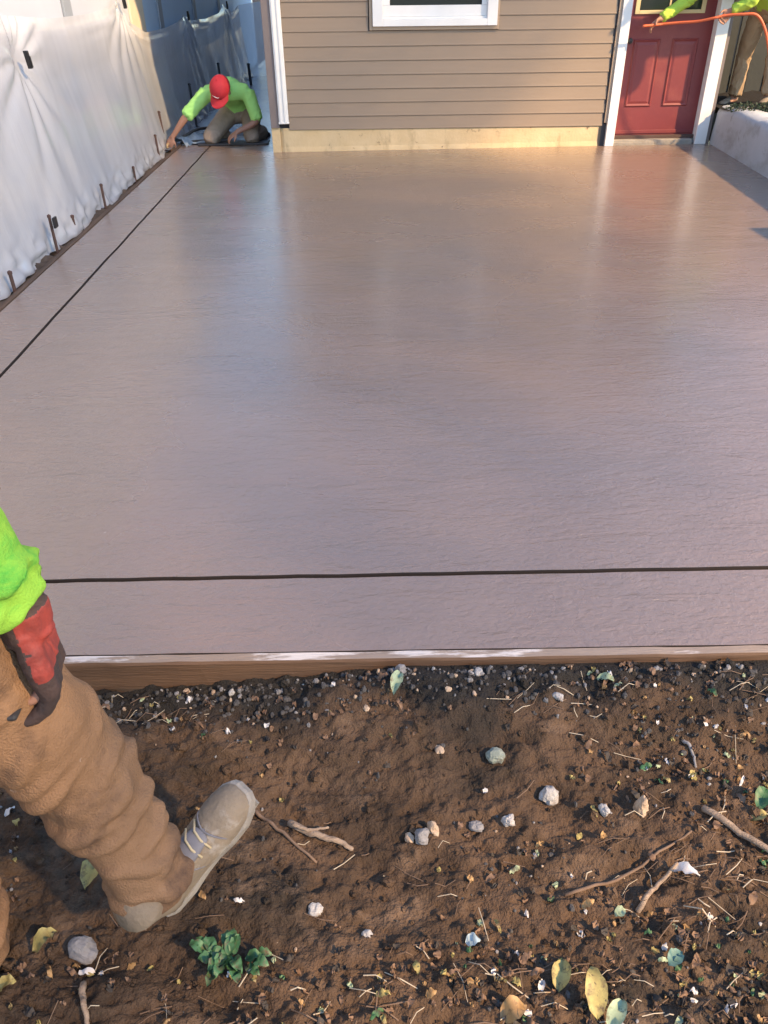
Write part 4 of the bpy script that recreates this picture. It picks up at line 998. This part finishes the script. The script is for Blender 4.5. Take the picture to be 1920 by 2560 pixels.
stone(.070, 1.052, .012, M_stt, 'stone', 'small sandy pebble left of the grey pebble', None, (1, 1, .9), 27)
stone(-.144, .884, .015, M_stw, 'stone', 'white pebble alone between the boot and the middle soil', None, (1.1, 1, .8), 18)
stone(-.031, .836, .010, M_stw, 'stone', 'tiny white pebble right of the lone white pebble', None, (1, 1, .8), 19)
stone(.479, 1.388, .014, M_stw, 'stone', 'flat whitish pebble near the heaped soil', None, (1.3, .9, .6), 20)
stone(.277, 1.46, .012, M_stw, 'stone', 'pale pebble close against the front form board', None, (1, 1, .9), 21)
stone(.07, 1.475, .017, M_std, 'stone', 'blue grey stone touching the front form board', None, (.9, .8, 1.1), 22)
leaf(.058, 1.43, .065, .016, 1.25, 'pale green', 'pale green folded leaf near the front form board', 1, .8, .3)
leaf(.616, 1.43, .045, .014, -.4, 'pale green', 'pale green leaf on the heaped soil at right', 2, .5, .2)
leaf(.35, .73, .055, .018, 1.2, 'yellow', 'pale yellow curled leaf above the big yellow leaf', 3, .7, .4)
leaf(.405, .690, .085, .021, 1.5, 'yellow', 'largest yellow leaf at the bottom of the photo', 4, .5, .4)
leaf(.244, .662, .055, .021, .3, 'orange', 'orange brown leaf at the bottom edge', 5, .4, .3)
leaf(.589, .755, .040, .014, .6, 'teal', 'teal green scrap on dark soil at lower right', 6, .4, .2, 'scrap', 'scrap')
leaf(.187, .81, .032, .012, .1, 'blue', 'pale blue scrap alone in the middle soil', 7, .3, .2, 'scrap', 'scrap')
leaf(.506, .853, .028, .010, .4, 'pale green', 'small bright green leaf right of the blue scrap', 8, .3, .2)
leaf(-.635, .971, .062, .022, 1.1, 'yellow', 'yellow green leaf beneath the striding worker\'s shin', 9, .7, .4)
leaf(-.70, .835, .055, .018, .7, 'yellow', 'yellow leaf left of the oval grey stone', 10, .5, .3)
leaf(-.742, .748, .035, .013, .2, 'yellow', 'small yellow leaf in the lower left corner', 11, .4, .3)
leaf(.918, 1.106, .055, .018, .9, 'green', 'green leaf at the right edge above the long stick', 12, .6, .3)
leaf(.900, 1.07, .040, .014, .2, 'yellow', 'yellow leaf beside the green leaf at the right edge', 22, .6, .3)
leaf(.669, .930, .060, .012, -.5, 'white', 'whitish torn scrap at the fork of the thin stick', 13, .5, .3, 'scrap', 'scrap')
leaf(.44, .655, .060, .016, .9, 'pale green', 'pale green leaf right of the largest yellow leaf', 14, .6, .4)
leaf(.02, 1.44, .03, .010, .2, 'brown', 'dark red brown leaf left of the pale folded leaf', 15, .6, .4)
stick([(-.215, 1.10, .004), (-.15, 1.065, .010), (-.10, 1.05, .008), (-.065, 1.033, .004)], .009, M_bark, 'pale split piece of wood right of the striding boot', 'wood_chip', 7, 'wood chip', 0, 1)
stick([(-.205, 1.085, .012), (-.17, 1.072, .02), (-.12, 1.078, .01)], .005, M_bark, 'short pale splinter lying on the split wood', 'wood_chip', 6, 'wood chip', .004, 2)
stick([(.775, 1.095, .004), (.85, 1.01, .006), (.95, .90, .004), (1.04, .80, .004)], .009, M_bark, 'long pale stick running off the right edge', seed=3)
stick([(.545, .86, .003), (.60, .91, .012), (.655, .945, .02)], .006, M_bark, 'short tan stick below the whitish scrap', seed=4)
stick([(-.595, .745, .006), (-.575, .70, .006), (-.56, .66, .004)], .007, M_bark, 'tan stick in the lower left corner', seed=5)
stick([(-.297, 1.132, .002), (-.24, 1.08, .006), (-.147, 1.003, .002)], .005, M_twig, 'brown twig pointing from the boot toe', seed=6)
stick([(.40, .90, .002), (.52, .93, .010), (.63, .985, .006), (.72, 1.03, .003)], .004, M_twig, 'thin dark twig crossing the straw at right', seed=7)
stick([(.78, 1.27, .002), (.795, 1.24, .002), (.79, 1.20, .002)], .005, M_std, 'grey upright sliver on the soil at right', seed=8)
# small green weed
wd = empty('weed', (-.311, .781, gpt(-.311, .781)), 'low dark green weed in front of the boot', 'weed')
lf_ = MB(); g_ = np.random.default_rng(5)
for i in range(26):
    a = g_.uniform(0, 6.28); q = g_.uniform(.01, .055); V, Fc = leaf_mesh(-.311 + 1.3 * q * math.cos(a), .781 + q * .8 * math.sin(a), gpt(-.311, .781) + .012 + .02 * g_.uniform(), .038, .011, a, .3, .5, i); lf_.add(V, Fc)
lf_.build('leaves', M_lf['green'], wd, True)['kind'] = 'stuff'

def scatter(n, fn, seed, xr=(-1.2, 1.3), yr=(.3, 1.5)):
    g_ = np.random.default_rng(seed); out = []
    while len(out) < n:
        x = g_.uniform(*xr); y = g_.uniform(*yr); p = fn(x, y)
        if g_.uniform() < p and y < FE(x) - .05: out.append((x, y))
    return out, g_
def clump(x, y): return float(np.clip(.25 + 1.1 * vnoise(np.array([x * 3.1]), np.array([y * 4.1]), seed=77)[0], 0.03, 1))
def stuff(name, mbs):
    root = None
    for m, b in mbs:
        o = b.build(name, m, root, False); o['kind'] = 'stuff'
        if root is None: root = o
# gravel by the form board and pebbles over the soil
bk = {k: MB() for k in 'abcd'}
pts, g_ = scatter(620, lambda x, y: math.exp(-((FE(x) - .04 - y) / .09) ** 2) * (1 if x < .5 else .5), 21)
p2, _ = scatter(700, lambda x, y: clump(x, y) * .8, 22)
for i, (x, y) in enumerate(pts + p2):
    r = g_.uniform(.0025, .0085) if i < 620 else g_.choice([g_.uniform(.0018, .0045), g_.uniform(.003, .008)], p=[.75, .25]); V, Fc = ball((0, 0, 0), r, 6, 4); V = np.array(V) * g_.uniform(.6, 1.3, 3)
    V *= (1 + g_.uniform(-.22, .22, (len(V), 1))); V = V + np.array([x, y, gpt(x, y) + r * .35])
    bk[g_.choice(list('abcd'), p=[.02, .76, .16, .06])].add(V, Fc)
M_stk = mat('dark_gravel', (.085, .08, .078), .85, (.045, .043, .042), 60)
for k, m in zip('abcd', (M_stw, M_stk, M_std, M_stt)):
    tag(bk[k].build('gravel', m, None, False), 'loose gravel and grit scattered on the soil', 'gravel', 'loose gravel on the soil', 'stuff')
# clods of earth
cb = MB(); pts, g_ = scatter(1900, lambda x, y: .35 + .65 * clump(x + 3, y), 33)
for x, y in pts:
    r = g_.uniform(.002, .007) * (1 if g_.uniform() < .86 else 2.2); V, Fc = ball((0, 0, 0), r, 7, 5); V = np.array(V) * g_.uniform(.7, 1.3, 3); V *= (1 + g_.uniform(-.42, .42, (len(V), 1)))
    cb.add(V + np.array([x, y, gpt(x, y) + r * .1]), Fc)
tag(cb.build('earth_crumbs', M_soil), 'crumbs of brown earth on the dug soil', 'soil', None, 'stuff')
# leaf fragments, straw and rootlets
lb = {k: MB() for k in ('brown', 'yellow', 'pale green', 'white', 'orange', 'green', 'dark')}
M_lf['dark'] = mat('rotten_leaf', (.055, .045, .038), .8, (.03, .025, .02), 40)
pts, g_ = scatter(1500, lambda x, y: clump(x, y) * (1.0 if (y < .85 or x > .45) else .45), 44)
p4, _ = scatter(520, lambda x, y: clump(x + 5, y), 46, (-1.1, 1.0), (.55, .80))
pts += p4
for i, (x, y) in enumerate(pts):
    k = g_.choice(list(lb), p=[.42, .07, .04, .07, .07, .05, .28]); V, Fc = leaf_mesh(x, y, gpt(x, y), g_.choice([g_.uniform(.006, .018), g_.uniform(.016, .036)], p=[.75, .25]), g_.uniform(.0025, .008), g_.uniform(0, 6.3), g_.uniform(-.2, .4), g_.uniform(-.3, .6), i); lb[k].add(V, Fc)
for k in lb: tag(lb[k].build('leaf_litter', M_lf[k], None, True), k + ' leaf fragments strewn over the soil', 'leaf litter', 'leaf fragments on the soil', 'stuff')
sb, tb = MB(), MB()
pts, g_ = scatter(260, lambda x, y: clump(x + 1.5, y + 2) * (1.0 if x > .35 else .45), 55)
pts += [(g_.uniform(-.78, -.45), g_.uniform(1.40, 1.485)) for _ in range(16)]
pts += [(g_.normal(.72, .14), g_.normal(.92, .09)) for _ in range(90)] + [(g_.normal(.25, .4), g_.uniform(.6, .75)) for _ in range(60)]
for i, (x, y) in enumerate(pts):
    L_ = g_.uniform(.015, .075); a = g_.normal(.35, .6); c, s = math.cos(a), math.sin(a); h1, h2 = g_.uniform(.001, .008), g_.uniform(.002, .016)
    P = [(x + q * L_ * c + b_ * s, min(y + q * L_ * s - b_ * c, FE(x) - .05)) for q, b_ in ((-.5, 0), (0, g_.uniform(-.006, .006)), (.5, 0))]
    P = [(px_, py_, gpt(px_, py_) + z_) for (px_, py_), z_ in zip(P, (h1, h2, h1))]
    (sb if g_.uniform() < .35 else tb).tube(P, [g_.uniform(.0006, .0013)] * 3, 5)
tag(sb.build('straw', M_straw), 'dry pale straw strewn over the soil', 'straw', None, 'stuff'); tag(tb.build('rootlets', M_twig), 'brown rootlets strewn over the soil', 'rootlets', None, 'stuff')
